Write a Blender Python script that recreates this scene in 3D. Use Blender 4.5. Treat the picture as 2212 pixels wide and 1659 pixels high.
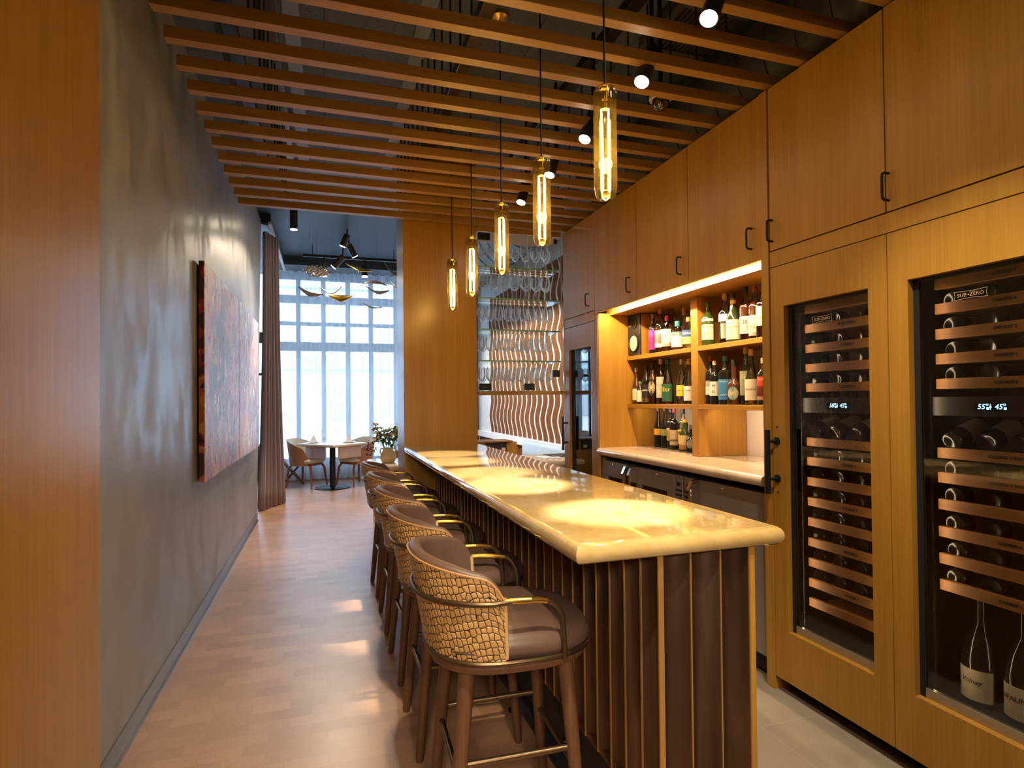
import bpy, bmesh, math, random
from mathutils import Vector, Matrix
for _o in list(bpy.data.objects): bpy.data.objects.remove(_o)
SC = bpy.context.scene
COL = SC.collection
PI = math.pi
rnd = random.Random(7)
# ---------------------------------------------------------------- camera
cd = bpy.data.cameras.new('camera'); cam = bpy.data.objects.new('camera', cd); COL.objects.link(cam)
yaw, pit, roll = 0.3099494, 0.0126395, -0.00939192
fw = Vector((math.sin(yaw)*math.cos(pit), math.cos(yaw)*math.cos(pit), math.sin(pit)))
r0 = Vector((math.cos(yaw), -math.sin(yaw), 0)); u0 = r0.cross(fw)
rt = r0*math.cos(roll)+u0*math.sin(roll); up = -r0*math.sin(roll)+u0*math.cos(roll)
cam.matrix_world = Matrix(((rt.x, up.x, -fw.x, 0), (rt.y, up.y, -fw.y, 0), (rt.z, up.z, -fw.z, 1.46), (0, 0, 0, 1)))
cd.sensor_width = 36; cd.lens = 1254.585/2212*36; cd.shift_y = 18.1/2212; cd.clip_start = 0.02
SC.camera = cam
# ---------------------------------------------------------------- daylight and exposure
SC.view_settings.view_transform = 'Standard'
SC.view_settings.look = 'None'
SC.view_settings.exposure = 1.72
SC.view_settings.gamma = 1.0
SC.view_settings.use_curve_mapping = False
SC.cycles.max_bounces = 10; SC.cycles.diffuse_bounces = 4; SC.cycles.glossy_bounces = 5
SC.cycles.transmission_bounces = 6; SC.cycles.transparent_max_bounces = 40
SC.cycles.sample_clamp_indirect = 4.0; SC.cycles.caustics_reflective = False; SC.cycles.caustics_refractive = False
SC.cycles.use_denoising = True
wd = bpy.data.worlds.new('sky'); SC.world = wd; wd.use_nodes = True
bg = wd.node_tree.nodes['Background']; bg.inputs['Color'].default_value = (0.68, 0.83, 1.0, 1); bg.inputs['Strength'].default_value = 5.2
WARM = (1.0, 0.80, 0.53)
# ---------------------------------------------------------------- materials
def lin(h):
    h = h.lstrip('#'); out = []
    for i in (0, 2, 4):
        c = int(h[i:i+2], 16)/255
        out.append(c/12.92 if c <= .04045 else ((c+.055)/1.055)**2.4)
    return (*out, 1)
def col(c): return lin(c) if isinstance(c, str) else (*c, 1)
def nn(t, typ, **kw):
    n = t.nodes.new(typ)
    for k, v in kw.items(): setattr(n, k, v)
    return n
def newmat(name):
    m = bpy.data.materials.new(name); m.use_nodes = True; t = m.node_tree
    return m, t, t.nodes['Principled BSDF']
def pmat(name, c, rough=.5, metal=0, coat=0, emit=None, es=0, spec=None, sheen=0):
    m, t, p = newmat(name)
    p.inputs['Base Color'].default_value = col(c); p.inputs['Roughness'].default_value = rough; p.inputs['Metallic'].default_value = metal
    p.inputs['Coat Weight'].default_value = coat; p.inputs['Sheen Weight'].default_value = sheen
    if spec is not None: p.inputs['Specular IOR Level'].default_value = spec
    if emit: p.inputs['Emission Color'].default_value = col(emit); p.inputs['Emission Strength'].default_value = es
    return m
def coords(t, scale, rot=(0, 0, 0), uv=False, rand=True):
    tc = nn(t, 'ShaderNodeTexCoord'); mp = nn(t, 'ShaderNodeMapping')
    mp.inputs['Scale'].default_value = scale; mp.inputs['Rotation'].default_value = rot
    t.links.new(tc.outputs['UV' if uv else 'Object'], mp.inputs['Vector'])
    if rand:
        oi = nn(t, 'ShaderNodeObjectInfo'); mu = nn(t, 'ShaderNodeMath', operation='MULTIPLY'); mu.inputs[1].default_value = 37.0
        cx = nn(t, 'ShaderNodeCombineXYZ'); t.links.new(oi.outputs['Random'], mu.inputs[0])
        for k in range(3): t.links.new(mu.outputs[0], cx.inputs[k])
        t.links.new(cx.outputs[0], mp.inputs['Location'])
    return mp.outputs['Vector']
def ramp(t, fac, stops):
    r = nn(t, 'ShaderNodeValToRGB'); e = r.color_ramp.elements
    while len(e) < len(stops): e.new(.5)
    for k, (p, c) in enumerate(stops): e[k].position = p; e[k].color = col(c)
    t.links.new(fac, r.inputs['Fac']); return r.outputs['Color']
def noise(t, vec, scale, detail=3, dist=0, rough=.55):
    n = nn(t, 'ShaderNodeTexNoise'); n.inputs['Scale'].default_value = scale; n.inputs['Detail'].default_value = detail
    n.inputs['Distortion'].default_value = dist; n.inputs['Roughness'].default_value = rough
    t.links.new(vec, n.inputs['Vector']); return n.outputs['Fac']
def mixc(t, f, a, b, mode='MIX'):
    m = nn(t, 'ShaderNodeMix', data_type='RGBA', blend_type=mode)
    if isinstance(f, (int, float)): m.inputs[0].default_value = f
    else: t.links.new(f, m.inputs[0])
    for i, v in ((6, a), (7, b)):
        if isinstance(v, bpy.types.NodeSocket): t.links.new(v, m.inputs[i])
        else: m.inputs[i].default_value = col(v)
    return m.outputs[2]
def bump(t, p, h, s=.2, d=.01):
    b = nn(t, 'ShaderNodeBump'); b.inputs['Strength'].default_value = s; b.inputs['Distance'].default_value = d
    t.links.new(h, b.inputs['Height']); t.links.new(b.outputs[0], p.inputs['Normal'])
def wood(name, dark, mid, light, axis='z', rough=.42, fine=110, coat=0.0, spec=.5):
    m, t, p = newmat(name)
    s = [1, 1, 1]; s['xyz'.index(axis)] = .02
    v = coords(t, s)
    a = noise(t, v, fine, 2); b = noise(t, v, 9, 3)
    s2 = [1, 1, 1]; s2['xyz'.index(axis)] = .06
    c0 = ramp(t, a, [(.3, dark), (.5, mid), (.72, light)])
    c1 = ramp(t, b, [(.3, dark), (.55, mid), (.75, light)])
    t.links.new(mixc(t, .55, c0, c1), p.inputs['Base Color'])
    p.inputs['Roughness'].default_value = rough; p.inputs['Coat Weight'].default_value = coat; p.inputs['Specular IOR Level'].default_value = spec
    bump(t, p, a, .08, .002)
    return m
OAK = ((.29, .138, .015), (.375, .184, .021), (.44, .232, .032))
M = {}
M['oak'] = wood('golden oak veneer vertical grain', *OAK, 'z')
M['oak_shiny'] = wood('varnished oak veneer', *OAK, 'z', .3)
M['oak_x'] = wood('oak grain along slat', (.24, .12, .026), (.33, .168, .036), (.40, .215, .052), 'x')
M['oak_y'] = wood('oak grain along shelf', *OAK, 'y')
M['rack'] = wood('cherry wine rack front', (.34, .14, .035), (.42, .19, .05), (.48, .23, .065), 'y', .5, 40)
M['walnut'] = wood('walnut legs', (.07, .028, .011), (.10, .041, .016), (.135, .056, .022), 'z', .5)
M['teak'] = wood('reddish chair wood', (.20, .065, .03), (.28, .10, .045), (.33, .125, .06), 'z', .4)
M['wavewood'] = wood('brown wave boards', (.15, .055, .018), (.20, .078, .027), (.25, .10, .038), 'z', .8, spec=.08)
M['leather'] = pmat('taupe leather', (.105, .058, .04), .42)
M['bronze'] = pmat('dark bronze tube', (.16, .105, .055), .32, .9)
M['brass'] = pmat('polished brass', (.72, .46, .10), .25, 1)
M['fin'] = pmat('brushed brass fin', (.80, .46, .13), .42, .9)
M['black'] = pmat('black metal', (.012, .012, .013), .45, .3)
M['blackplastic'] = pmat('black plastic', (.015, .015, .017), .4)
M['matblack'] = pmat('dark recess', (.006, .006, .006), .7)
M['chrome'] = pmat('chrome', (.75, .72, .68), .12, 1)
M['steel'] = pmat('dark stainless front', (.27, .235, .22), .42, .4)
M['sillmetal'] = pmat('brushed sill', (.45, .40, .34), .4, .8)
M['white'] = pmat('white plaster', (.72, .64, .55), .8)
M['whitecool'] = pmat('white lacquer', (.8, .8, .8), .4)
M['cream'] = pmat('cream ceramic', (.66, .50, .26), .15)
M['bluepaint'] = pmat('navy painted soffit', (.035, .062, .095), .55)
M['cordblack'] = pmat('black cord', (.006, .006, .006), .6)
M['iron'] = pmat('dark iron', (.03, .03, .034), .45, .6)
M['kick'] = pmat('dark brown kick plate', (.045, .028, .02), .45, .2)
M['copper'] = pmat('copper ledge', (.42, .19, .09), .35, .85)
M['baseboard'] = pmat('grey metal baseboard', (.11, .10, .10), .28, .75)
M['rubber'] = pmat('black pad', (.008, .008, .008), .7)
M['led'] = pmat('warm led', (1, .85, .6), .5, emit=(1, .72, .34), es=16)
M['ledstrip'] = pmat('led strip', (1, .85, .6), .5, emit=(1, .78, .48), es=4)
M['lens'] = pmat('lit lens', (1, .9, .7), .5, emit=(1, .84, .58), es=40)
M['display'] = pmat('blue digits', (.1, .3, .6), .5, emit=(.25, .62, 1), es=3)
M['displaybg'] = pmat('display back', (.01, .015, .03), .2)
M['gold_text'] = pmat('bronze lettering', (.55, .42, .22), .4, .6)
M['ink'] = pmat('dark ink', (.03, .02, .012), .7)
M['leaf'] = pmat('leaf green', (.15, .26, .06), .5)
M['petal'] = pmat('dusty green petal', (.55, .52, .24), .6)
M['petal2'] = pmat('dusty pink petal', (.62, .40, .24), .6)
M['berry'] = pmat('dark purple berry', (.045, .016, .03), .35)
M['stone'] = pmat('dark stone', (.05, .05, .05), .4)
M['candle'] = pmat('candle wax', (.9, .75, .5), .5, emit=(1, .75, .4), es=.8)
M['napkin'] = pmat('white cloth', (.78, .76, .8), .8)
M['upholstery'] = pmat('pale cream upholstery', (.68, .68, .62), .75)
M['banquette'] = pmat('pale blue leather', (.42, .50, .55), .35)
M['brownfur'] = pmat('tan back shell', (.42, .22, .13), .55)
M['silverfish'] = pmat('hammered silver', (.8, .78, .76), .18, 1)
M['goldfish'] = pmat('gold ray', (.95, .55, .08), .18, 1)
M['brownray'] = pmat('brown ray', (.32, .24, .18), .35, .3)
M['facade'] = pmat('facade panel', (.80, .82, .84), .9)
M['facade_dark'] = pmat('facade glazing', (.42, .46, .50), .7)
M['pave'] = pmat('street', (.4, .42, .44), .9)
def glassy(name, tint, edge=.25, rough=.02, base=.05, most=1.0, glow=None, white=0):
    """thin pane: see-through with mirror reflections that grow towards grazing view"""
    m = bpy.data.materials.new(name); m.use_nodes = True; t = m.node_tree; t.nodes.clear()
    o = nn(t, 'ShaderNodeOutputMaterial'); mx = nn(t, 'ShaderNodeMixShader'); tr = nn(t, 'ShaderNodeBsdfTransparent'); g = nn(t, 'ShaderNodeBsdfGlossy')
    tr.inputs['Color'].default_value = col(tint); g.inputs['Roughness'].default_value = rough
    lw = nn(t, 'ShaderNodeLayerWeight'); lw.inputs['Blend'].default_value = edge
    mr = nn(t, 'ShaderNodeMapRange'); mr.inputs['To Min'].default_value = base; mr.inputs['To Max'].default_value = most
    t.links.new(lw.outputs['Fresnel'], mr.inputs['Value']); t.links.new(mr.outputs[0], mx.inputs['Fac'])
    gl = g.outputs[0]
    if white:   # white translucent colour at the edges stands in for light refracted from behind
        m4 = nn(t, 'ShaderNodeMixShader'); t4 = nn(t, 'ShaderNodeBsdfTranslucent'); t4.inputs['Color'].default_value = (.92, .95, 1, 1); m4.inputs['Fac'].default_value = white
        t.links.new(gl, m4.inputs[1]); t.links.new(t4.outputs[0], m4.inputs[2]); gl = m4.outputs[0]
    t.links.new(tr.outputs[0], mx.inputs[1]); t.links.new(gl, mx.inputs[2])
    if glow:   # a little body colour that scatters the light inside the glass
        m3 = nn(t, 'ShaderNodeMixShader'); tl = nn(t, 'ShaderNodeBsdfTranslucent'); tl.inputs['Color'].default_value = col(glow); m3.inputs['Fac'].default_value = .06
        t.links.new(mx.outputs[0], m3.inputs[1]); t.links.new(tl.outputs[0], m3.inputs[2]); t.links.new(m3.outputs[0], o.inputs['Surface'])
    else: t.links.new(mx.outputs[0], o.inputs['Surface'])
    return m
M['winglass'] = glassy('window pane', (.93, .97, 1), .12)
M['wineglass'] = glassy('stemware glass', (.985, .985, .985), .3, .03, .04, .75, None, .55)
M['shelfglass'] = glassy('shelf glass', (.93, .98, .97), .12, .03, .02)
M['shelfedge'] = pmat('glass shelf edge', (.30, .55, .52), .2)
M['fridgeglass'] = glassy('tinted fridge pane', (.66, .62, .58), .16, .01, .05)
M['darkglass'] = glassy('dark cabinet pane', (.25, .24, .23), .3, .01, .12)
M['amber'] = glassy('smoked amber glass', (.70, .58, .32), .25, .04, .05, .6, (.30, .20, .04))
M['clearbottle'] = glassy('clear bottle glass', (.86, .86, .82), .3, .03, .05)
M['dome'] = glassy('smoked dome', (.35, .33, .3), .3, .03, .1)
def plaster():
    m, t, p = newmat('polished grey plaster')
    v = coords(t, (1, 1, .5), rand=False)
    a = noise(t, v, 1.3, 6, .4, .6); b = noise(t, v, 4.5, 6, .7, .62)
    c = mixc(t, .5, ramp(t, a, [(.34, (.19, .18, .162)), (.5, (.27, .258, .238)), (.66, (.36, .35, .33))]), ramp(t, b, [(.36, (.185, .175, .158)), (.5, (.27, .26, .24)), (.66, (.37, .36, .345))]))
    t.links.new(c, p.inputs['Base Color'])
    r = nn(t, 'ShaderNodeMapRange'); r.inputs['From Min'].default_value = .42; r.inputs['From Max'].default_value = .66
    r.inputs['To Min'].default_value = .31; r.inputs['To Max'].default_value = .52
    t.links.new(b, r.inputs['Value']); t.links.new(r.outputs[0], p.inputs['Roughness'])
    return m
M['plaster'] = plaster()
def parquet():
    m, t, p = newmat('end grain wood block floor')
    v = coords(t, (1, 1, 1), rand=False)
    br = nn(t, 'ShaderNodeTexBrick'); br.offset = .43
    br.inputs['Scale'].default_value = 1; br.inputs['Brick Width'].default_value = .17; br.inputs['Row Height'].default_value = .085
    br.inputs['Mortar Size'].default_value = .0008; br.inputs['Mortar Smooth'].default_value = .3
    br.inputs['Color1'].default_value = (.29, .15, .076, 1); br.inputs['Color2'].default_value = (.47, .265, .145, 1); br.inputs['Mortar'].default_value = (.20, .10, .05, 1)
    t.links.new(v, br.inputs['Vector'])
    a = noise(t, v, 2.0, 4, .6); b = noise(t, v, 26, 4, 3.0)
    c = mixc(t, .28, br.outputs['Color'], ramp(t, a, [(.3, (.22, .11, .055)), (.7, (.50, .29, .17))]))
    c = mixc(t, .25, c, ramp(t, b, [(.35, (.22, .108, .054)), (.7, (.44, .25, .14))]))
    t.links.new(c, p.inputs['Base Color'])
    r = nn(t, 'ShaderNodeMapRange'); r.inputs['To Min'].default_value = .26; r.inputs['To Max'].default_value = .46; p.inputs['Coat Weight'].default_value = .35; p.inputs['Coat Roughness'].default_value = .3
    t.links.new(b, r.inputs['Value']); t.links.new(r.outputs[0], p.inputs['Roughness'])
    bump(t, p, b, .06, .004)
    return m
M['parquet'] = parquet()
def tiles():
    m, t, p = newmat('grey beige floor tile')
    v = coords(t, (1, 1, 1), rot=(0, 0, PI/2), rand=False)
    br = nn(t, 'ShaderNodeTexBrick'); br.offset = .5
    br.inputs['Scale'].default_value = 1; br.inputs['Brick Width'].default_value = .61; br.inputs['Row Height'].default_value = .305
    br.inputs['Mortar Size'].default_value = .0015
    br.inputs['Color1'].default_value = (.20, .165, .13, 1); br.inputs['Color2'].default_value = (.25, .205, .165, 1); br.inputs['Mortar'].default_value = (.36, .31, .25, 1)
    t.links.new(v, br.inputs['Vector'])
    a = noise(t, v, 5, 5, .5)
    t.links.new(mixc(t, .3, br.outputs['Color'], ramp(t, a, [(.3, (.16, .13, .1)), (.7, (.32, .27, .21))])), p.inputs['Base Color'])
    p.inputs['Roughness'].default_value = .45
    return m
M['tile'] = tiles()
def ceilmat(name, c1, c2):
    m, t, p = newmat(name)
    v = coords(t, (1, 1, 1), rand=False)
    br = nn(t, 'ShaderNodeTexBrick'); br.offset = 0
    br.inputs['Scale'].default_value = 1; br.inputs['Brick Width'].default_value = .61; br.inputs['Row Height'].default_value = 1.22
    br.inputs['Mortar Size'].default_value = .004; br.inputs['Color1'].default_value = (*c1, 1); br.inputs['Color2'].default_value = (*c1, 1); br.inputs['Mortar'].default_value = (.01, .012, .014, 1)
    t.links.new(v, br.inputs['Vector'])
    a = noise(t, v, 70, 2); b = noise(t, v, 1.5, 3)
    c = mixc(t, 1, br.outputs['Color'], ramp(t, a, [(.33, (.25, .25, .25)), (.42, (1, 1, 1))]), 'MULTIPLY')
    c = mixc(t, .35, c, ramp(t, b, [(.3, c1), (.7, c2)]))
    t.links.new(c, p.inputs['Base Color']); p.inputs['Roughness'].default_value = .8
    return m
M['ceil'] = ceilmat('speckled navy ceiling panel', (.085, .105, .135), (.075, .10, .13))
M['ceil_front'] = pmat('navy painted ceiling', (.04, .075, .115), .6)
def onyx(name, a_, b_, c_, rough=.06, scale=2.2):
    m, t, p = newmat(name)
    v = coords(t, (1, 1, 1), rand=False)
    a = noise(t, v, scale, 6, 1.5); b = noise(t, v, scale*4, 4, 2)
    t.links.new(mixc(t, .35, ramp(t, a, [(.28, a_), (.5, b_), (.72, c_)]), ramp(t, b, [(.3, a_), (.65, c_)])), p.inputs['Base Color'])
    p.inputs['Roughness'].default_value = rough; p.inputs['Coat Weight'].default_value = .5; p.inputs['Coat Roughness'].default_value = .03
    p.inputs['Subsurface Weight'].default_value = 0.0
    return m
M['onyx'] = onyx('honey onyx slab', (.31, .19, .058), (.41, .265, .09), (.50, .365, .17))
M['paleonyx'] = onyx('pale onyx slab', (.58, .44, .30), (.70, .57, .42), (.76, .65, .52), .12)
def weave():
    m, t, p = newmat('woven tan leather')
    v = coords(t, (1, 1, 1), rot=(0, 0, .22), uv=True, rand=False)
    vo = nn(t, 'ShaderNodeTexVoronoi', feature='DISTANCE_TO_EDGE'); vo.inputs['Scale'].default_value = 40; vo.inputs['Randomness'].default_value = .42
    vc = nn(t, 'ShaderNodeTexVoronoi', feature='F1'); vc.inputs['Scale'].default_value = 40; vc.inputs['Randomness'].default_value = .42
    t.links.new(v, vo.inputs['Vector']); t.links.new(v, vc.inputs['Vector'])
    bw = nn(t, 'ShaderNodeRGBToBW'); t.links.new(vc.outputs['Color'], bw.inputs[0])
    tone = ramp(t, bw.outputs[0], [(.2, (.36, .19, .062)), (.8, (.47, .265, .095))])
    gap = ramp(t, vo.outputs['Distance'], [(.035, (.03, .015, .006)), (.085, (1, 1, 1))])
    t.links.new(mixc(t, 1, tone, gap, 'MULTIPLY'), p.inputs['Base Color']); p.inputs['Roughness'].default_value = .4
    mr = nn(t, 'ShaderNodeMapRange'); mr.inputs['From Max'].default_value = .22; t.links.new(vo.outputs['Distance'], mr.inputs['Value'])
    bump(t, p, mr.outputs[0], .5, .004)
    return m
M['weave'] = weave()
def flute():
    m, t, p = newmat('patinated bronze flute')
    v = coords(t, (1, 1, .12), rand=False)
    a = noise(t, v, 9, 5, .8)
    t.links.new(ramp(t, a, [(.3, (.06, .030, .017)), (.55, (.11, .058, .034)), (.75, (.17, .095, .06))]), p.inputs['Base Color'])
    p.inputs['Metallic'].default_value = .75; p.inputs['Roughness'].default_value = .34
    return m
M['flute'] = flute()
def sheer():
    m = bpy.data.materials.new('white sheer voile'); m.use_nodes = True; t = m.node_tree; t.nodes.clear()
    o = nn(t, 'ShaderNodeOutputMaterial'); mx = nn(t, 'ShaderNodeMixShader'); tr = nn(t, 'ShaderNodeBsdfTransparent')
    d = nn(t, 'ShaderNodeBsdfDiffuse'); tl = nn(t, 'ShaderNodeBsdfTranslucent'); m2 = nn(t, 'ShaderNodeMixShader')
    d.inputs['Color'].default_value = (.66, .70, .74, 1); tl.inputs['Color'].default_value = (.60, .66, .73, 1); m2.inputs['Fac'].default_value = .6
    lw = nn(t, 'ShaderNodeLayerWeight'); lw.inputs['Blend'].default_value = .35
    mr = nn(t, 'ShaderNodeMapRange'); mr.inputs['To Min'].default_value = .62; mr.inputs['To Max'].default_value = .97
    t.links.new(lw.outputs['Facing'], mr.inputs['Value']); t.links.new(mr.outputs[0], mx.inputs['Fac'])
    t.links.new(d.outputs[0], m2.inputs[1]); t.links.new(tl.outputs[0], m2.inputs[2])
    t.links.new(tr.outputs[0], mx.inputs[1]); t.links.new(m2.outputs[0], mx.inputs[2]); t.links.new(mx.outputs[0], o.inputs['Surface'])
    return m
M['sheer'] = sheer()
M['velvet'] = pmat('mauve velvet', (.31, .245, .27), .6, sheen=.4)
def painting(name, seed, oval):
    m, t, p = newmat(name)
    tc = nn(t, 'ShaderNodeTexCoord'); mp = nn(t, 'ShaderNodeMapping'); mp.inputs['Scale'].default_value = (1, 1.25, .62); mp.inputs['Location'].default_value = (seed, seed*2, seed)
    t.links.new(tc.outputs['Object'], mp.inputs['Vector']); v = mp.outputs[0]
    a = noise(t, v, 1.5, 5, .6, .5); b = noise(t, v, 3.6, 5, 1.0, .6); c = noise(t, v, 7, 4, .9, .65)
    base = ramp(t, a, [(.30, (.22, .25, .31)), (.41, (.30, .31, .38)), (.46, (.46, .29, .38)), (.53, (.54, .34, .45)), (.585, (.70, .30, .24)), (.62, (.70, .50, .22)), (.68, (.46, .37, .50))])
    base.node.color_ramp.interpolation = 'CONSTANT'
    o2 = ramp(t, b, [(.30, (.30, .10, .09)), (.38, (.62, .52, .64)), (.47, (.76, .46, .40)), (.54, (.34, .36, .43)), (.60, (.84, .76, .70)), (.68, (.70, .42, .14))])
    o2.node.color_ramp.interpolation = 'CONSTANT'
    sp = nn(t, 'ShaderNodeRGBToBW'); t.links.new(ramp(t, c, [(.50, (0, 0, 0)), (.53, (1, 1, 1))]), sp.inputs[0])
    cc = mixc(t, sp.outputs[0], base, o2)
    if oval:   # big grey blue oval of paint
        m2 = nn(t, 'ShaderNodeMapping'); m2.inputs['Location'].default_value = (0, -.62, -2.8); m2.inputs['Scale'].default_value = (0, 3.1, 2.9)
        t.links.new(tc.outputs['Object'], m2.inputs['Vector'])
        ln = nn(t, 'ShaderNodeVectorMath', operation='LENGTH'); t.links.new(m2.outputs[0], ln.inputs[0])
        ad = nn(t, 'ShaderNodeMath', operation='MULTIPLY_ADD'); t.links.new(c, ad.inputs[0]); ad.inputs[1].default_value = 1.2; t.links.new(ln.outputs['Value'], ad.inputs[2])
        s2 = nn(t, 'ShaderNodeRGBToBW'); t.links.new(ramp(t, ad.outputs[0], [(.0, (1, 1, 1)), (.99, (0, 0, 0))]), s2.inputs[0]); s2.inputs[0].links[0].from_node.color_ramp.interpolation = 'CONSTANT'
        cc = mixc(t, s2.outputs[0], cc, (.30, .37, .43))
    t.links.new(cc, p.inputs['Base Color']); p.inputs['Roughness'].default_value = .42
    fl_ = noise(t, v, 20, 3, 1.2, .6)
    cc = mixc(t, 1, cc, ramp(t, fl_, [(.36, (.35, .12, .14)), (.41, (1, 1, 1))]), 'MULTIPLY')
    t.links.new(cc, p.inputs['Base Color'])
    bump(t, p, c, .4, .01)
    return m
def edgepaint():
    m, t, p = newmat('painted canvas edge')
    v = coords(t, (1, 1, 1.1), rand=False)
    a = noise(t, v, 4.2, 1, .2)
    c = ramp(t, a, [(.30, (.03, .012, .012)), (.44, (.05, .018, .018)), (.50, (.30, .02, .015)), (.55, (.60, .30, .02)), (.61, (.45, .12, .03)), (.68, (.05, .02, .02))])
    c.node.color_ramp.interpolation = 'CONSTANT'
    t.links.new(c, p.inputs['Base Color']); p.inputs['Roughness'].default_value = .5
    return m
M['canvas_edge'] = edgepaint()
_mc = {}
def cm(c, rough=.5, metal=0):
    k = (c, rough, metal)
    if k not in _mc: _mc[k] = pmat('paint', c, rough, metal)
    return _mc[k]
# ---------------------------------------------------------------- mesh helpers
class MB:
    def __init__(self): self.bm = bmesh.new(); self.uv = None
    def box(self, x0, x1, y0, y1, z0, z1, bev=0, seg=1):
        vs = [self.bm.verts.new((x, y, z)) for x in (x0, x1) for y in (y0, y1) for z in (z0, z1)]
        fs = [self.bm.faces.new([vs[i] for i in q]) for q in ((0, 1, 3, 2), (4, 6, 7, 5), (0, 4, 5, 1), (2, 3, 7, 6), (0, 2, 6, 4), (1, 5, 7, 3))]
        if bev: bmesh.ops.bevel(self.bm, geom=list({e for f in fs for e in f.edges}), offset=bev, segments=seg, affect='EDGES', profile=.5)
        return self
    def tube(self, pts, r, n=10, cap=True):
        pts = [Vector(p) for p in pts]; rs = r if isinstance(r, (list, tuple)) else [r]*len(pts)
        rings = []; prev = None
        for i, p in enumerate(pts):
            d = (pts[min(i+1, len(pts)-1)]-pts[max(i-1, 0)]).normalized()
            if prev is None: a = d.orthogonal().normalized()
            else: a = (prev-d*prev.dot(d)).normalized()
            prev = a; b = d.cross(a)
            rings.append([self.bm.verts.new(p+(a*math.cos(2*PI*k/n)+b*math.sin(2*PI*k/n))*rs[i]) for k in range(n)])
        for i in range(len(rings)-1):
            for k in range(n): self.bm.faces.new((rings[i][k], rings[i][(k+1) % n], rings[i+1][(k+1) % n], rings[i+1][k]))
        if cap: self.bm.faces.new(rings[0][::-1]); self.bm.faces.new(rings[-1])
        return self
    def lathe(self, prof, c=(0, 0, 0), n=20, axis='z', cap=True):
        rings = []; c = Vector(c)
        def P(r, h, a):
            x, y = r*math.cos(a), r*math.sin(a)
            return c+Vector({'z': (x, y, h), 'x': (h, x, y), 'y': (y, h, x)}[axis])
        for r, h in prof:
            rings.append([self.bm.verts.new(P(0, h, 0))] if r < 1e-6 else [self.bm.verts.new(P(r, h, 2*PI*k/n)) for k in range(n)])
        for A, B in zip(rings, rings[1:]):
            for k in range(n):
                k2 = (k+1) % n
                if len(A) == 1 and len(B) == 1: continue
                if len(A) == 1: self.bm.faces.new((A[0], B[k2], B[k]))
                elif len(B) == 1: self.bm.faces.new((A[k], A[k2], B[0]))
                else: self.bm.faces.new((A[k], A[k2], B[k2], B[k]))
        if cap:
            if len(rings[0]) > 1: self.bm.faces.new(rings[0][::-1])
            if len(rings[-1]) > 1: self.bm.faces.new(rings[-1])
        return self
    def grid(self, fn, nu, nv, closeu=False, uv=None):
        if uv and self.uv is None: self.uv = self.bm.loops.layers.uv.new('UVMap')
        g = [[self.bm.verts.new(fn(i/nu, j/nv)) for j in range(nv+1)] for i in range(nu if closeu else nu+1)]
        for i in range(nu):
            i2 = (i+1) % len(g) if closeu else i+1
            for j in range(nv):
                f = self.bm.faces.new((g[i][j], g[i2][j], g[i2][j+1], g[i][j+1]))
                if uv:
                    for l, (a, b) in zip(f.loops, ((i, j), (i+1, j), (i+1, j+1), (i, j+1))): l[self.uv].uv = uv(a/nu, b/nv)
        return g
    def prism(self, poly, d, plane='xy', o=0):
        """extrude a polygon: plane xy along z, xz along y, yz along x"""
        def P(a, b, c): return {'xy': (a, b, c), 'xz': (a, c, b), 'yz': (c, a, b)}[plane]
        A = [self.bm.verts.new(P(a, b, o)) for a, b in poly]; B = [self.bm.verts.new(P(a, b, o+d)) for a, b in poly]
        n = len(poly); self.bm.faces.new(A[::-1]); self.bm.faces.new(B)
        for k in range(n): self.bm.faces.new((A[k], A[(k+1) % n], B[(k+1) % n], B[k]))
        return self
    def sphere(self, c, r, u=10, v=7, s=(1, 1, 1)):
        bmesh.ops.create_uvsphere(self.bm, u_segments=u, v_segments=v, radius=r, matrix=Matrix.Translation(c) @ Matrix.Diagonal((*s, 1)))
        return self
    def xform(self, mat): self.bm.transform(mat); return self
def wl(o):
    v = Vector(o.location); p = o.parent
    while p: v += p.location; p = p.parent
    return v
def obj(name, mb, mat, parent=None, smooth=True, ang=38):
    bm = mb.bm
    bmesh.ops.recalc_face_normals(bm, faces=bm.faces)
    if smooth:
        lim = math.radians(ang)
        for f in bm.faces: f.smooth = True
        for e in bm.edges:
            if len(e.link_faces) == 2 and e.calc_face_angle(0) > lim: e.smooth = False
    if parent:
        off = wl(parent); bmesh.ops.translate(bm, vec=-off, verts=bm.verts)
    me = bpy.data.meshes.new(name); bm.to_mesh(me); bm.free()
    for k in (mat if isinstance(mat, list) else [mat]): me.materials.append(M[k] if isinstance(k, str) else k)
    o = bpy.data.objects.new(name, me); COL.objects.link(o)
    if parent: o.parent = parent
    return o
def thing(name, label, cat, loc=(0, 0, 0), group=None):
    o = bpy.data.objects.new(name, None); COL.objects.link(o); o.location = loc; o.empty_display_size = .05
    return tag(o, label, cat, group)
def tag(o, label, cat, group=None):
    o['label'] = label; o['category'] = cat
    if group: o['group'] = group
    return o
def struct(name, mb, mat, parent=None, smooth=True):
    o = obj(name, mb, mat, parent, smooth)
    if not parent: o['kind'] = 'structure'
    return o
def dup(root, loc=None, rotz=None, label=None, group=None):
    def cp(o, par):
        c = o.copy(); COL.objects.link(c)
        if par: c.parent = par
        for ch in list(o.children): cp(ch, c)
        return c
    r = cp(root, None)
    if loc is not None: r.location = loc
    if rotz is not None: r.rotation_euler = (0, 0, rotz)
    if label: r['label'] = label
    if group: r['group'] = group
    return r
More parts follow.
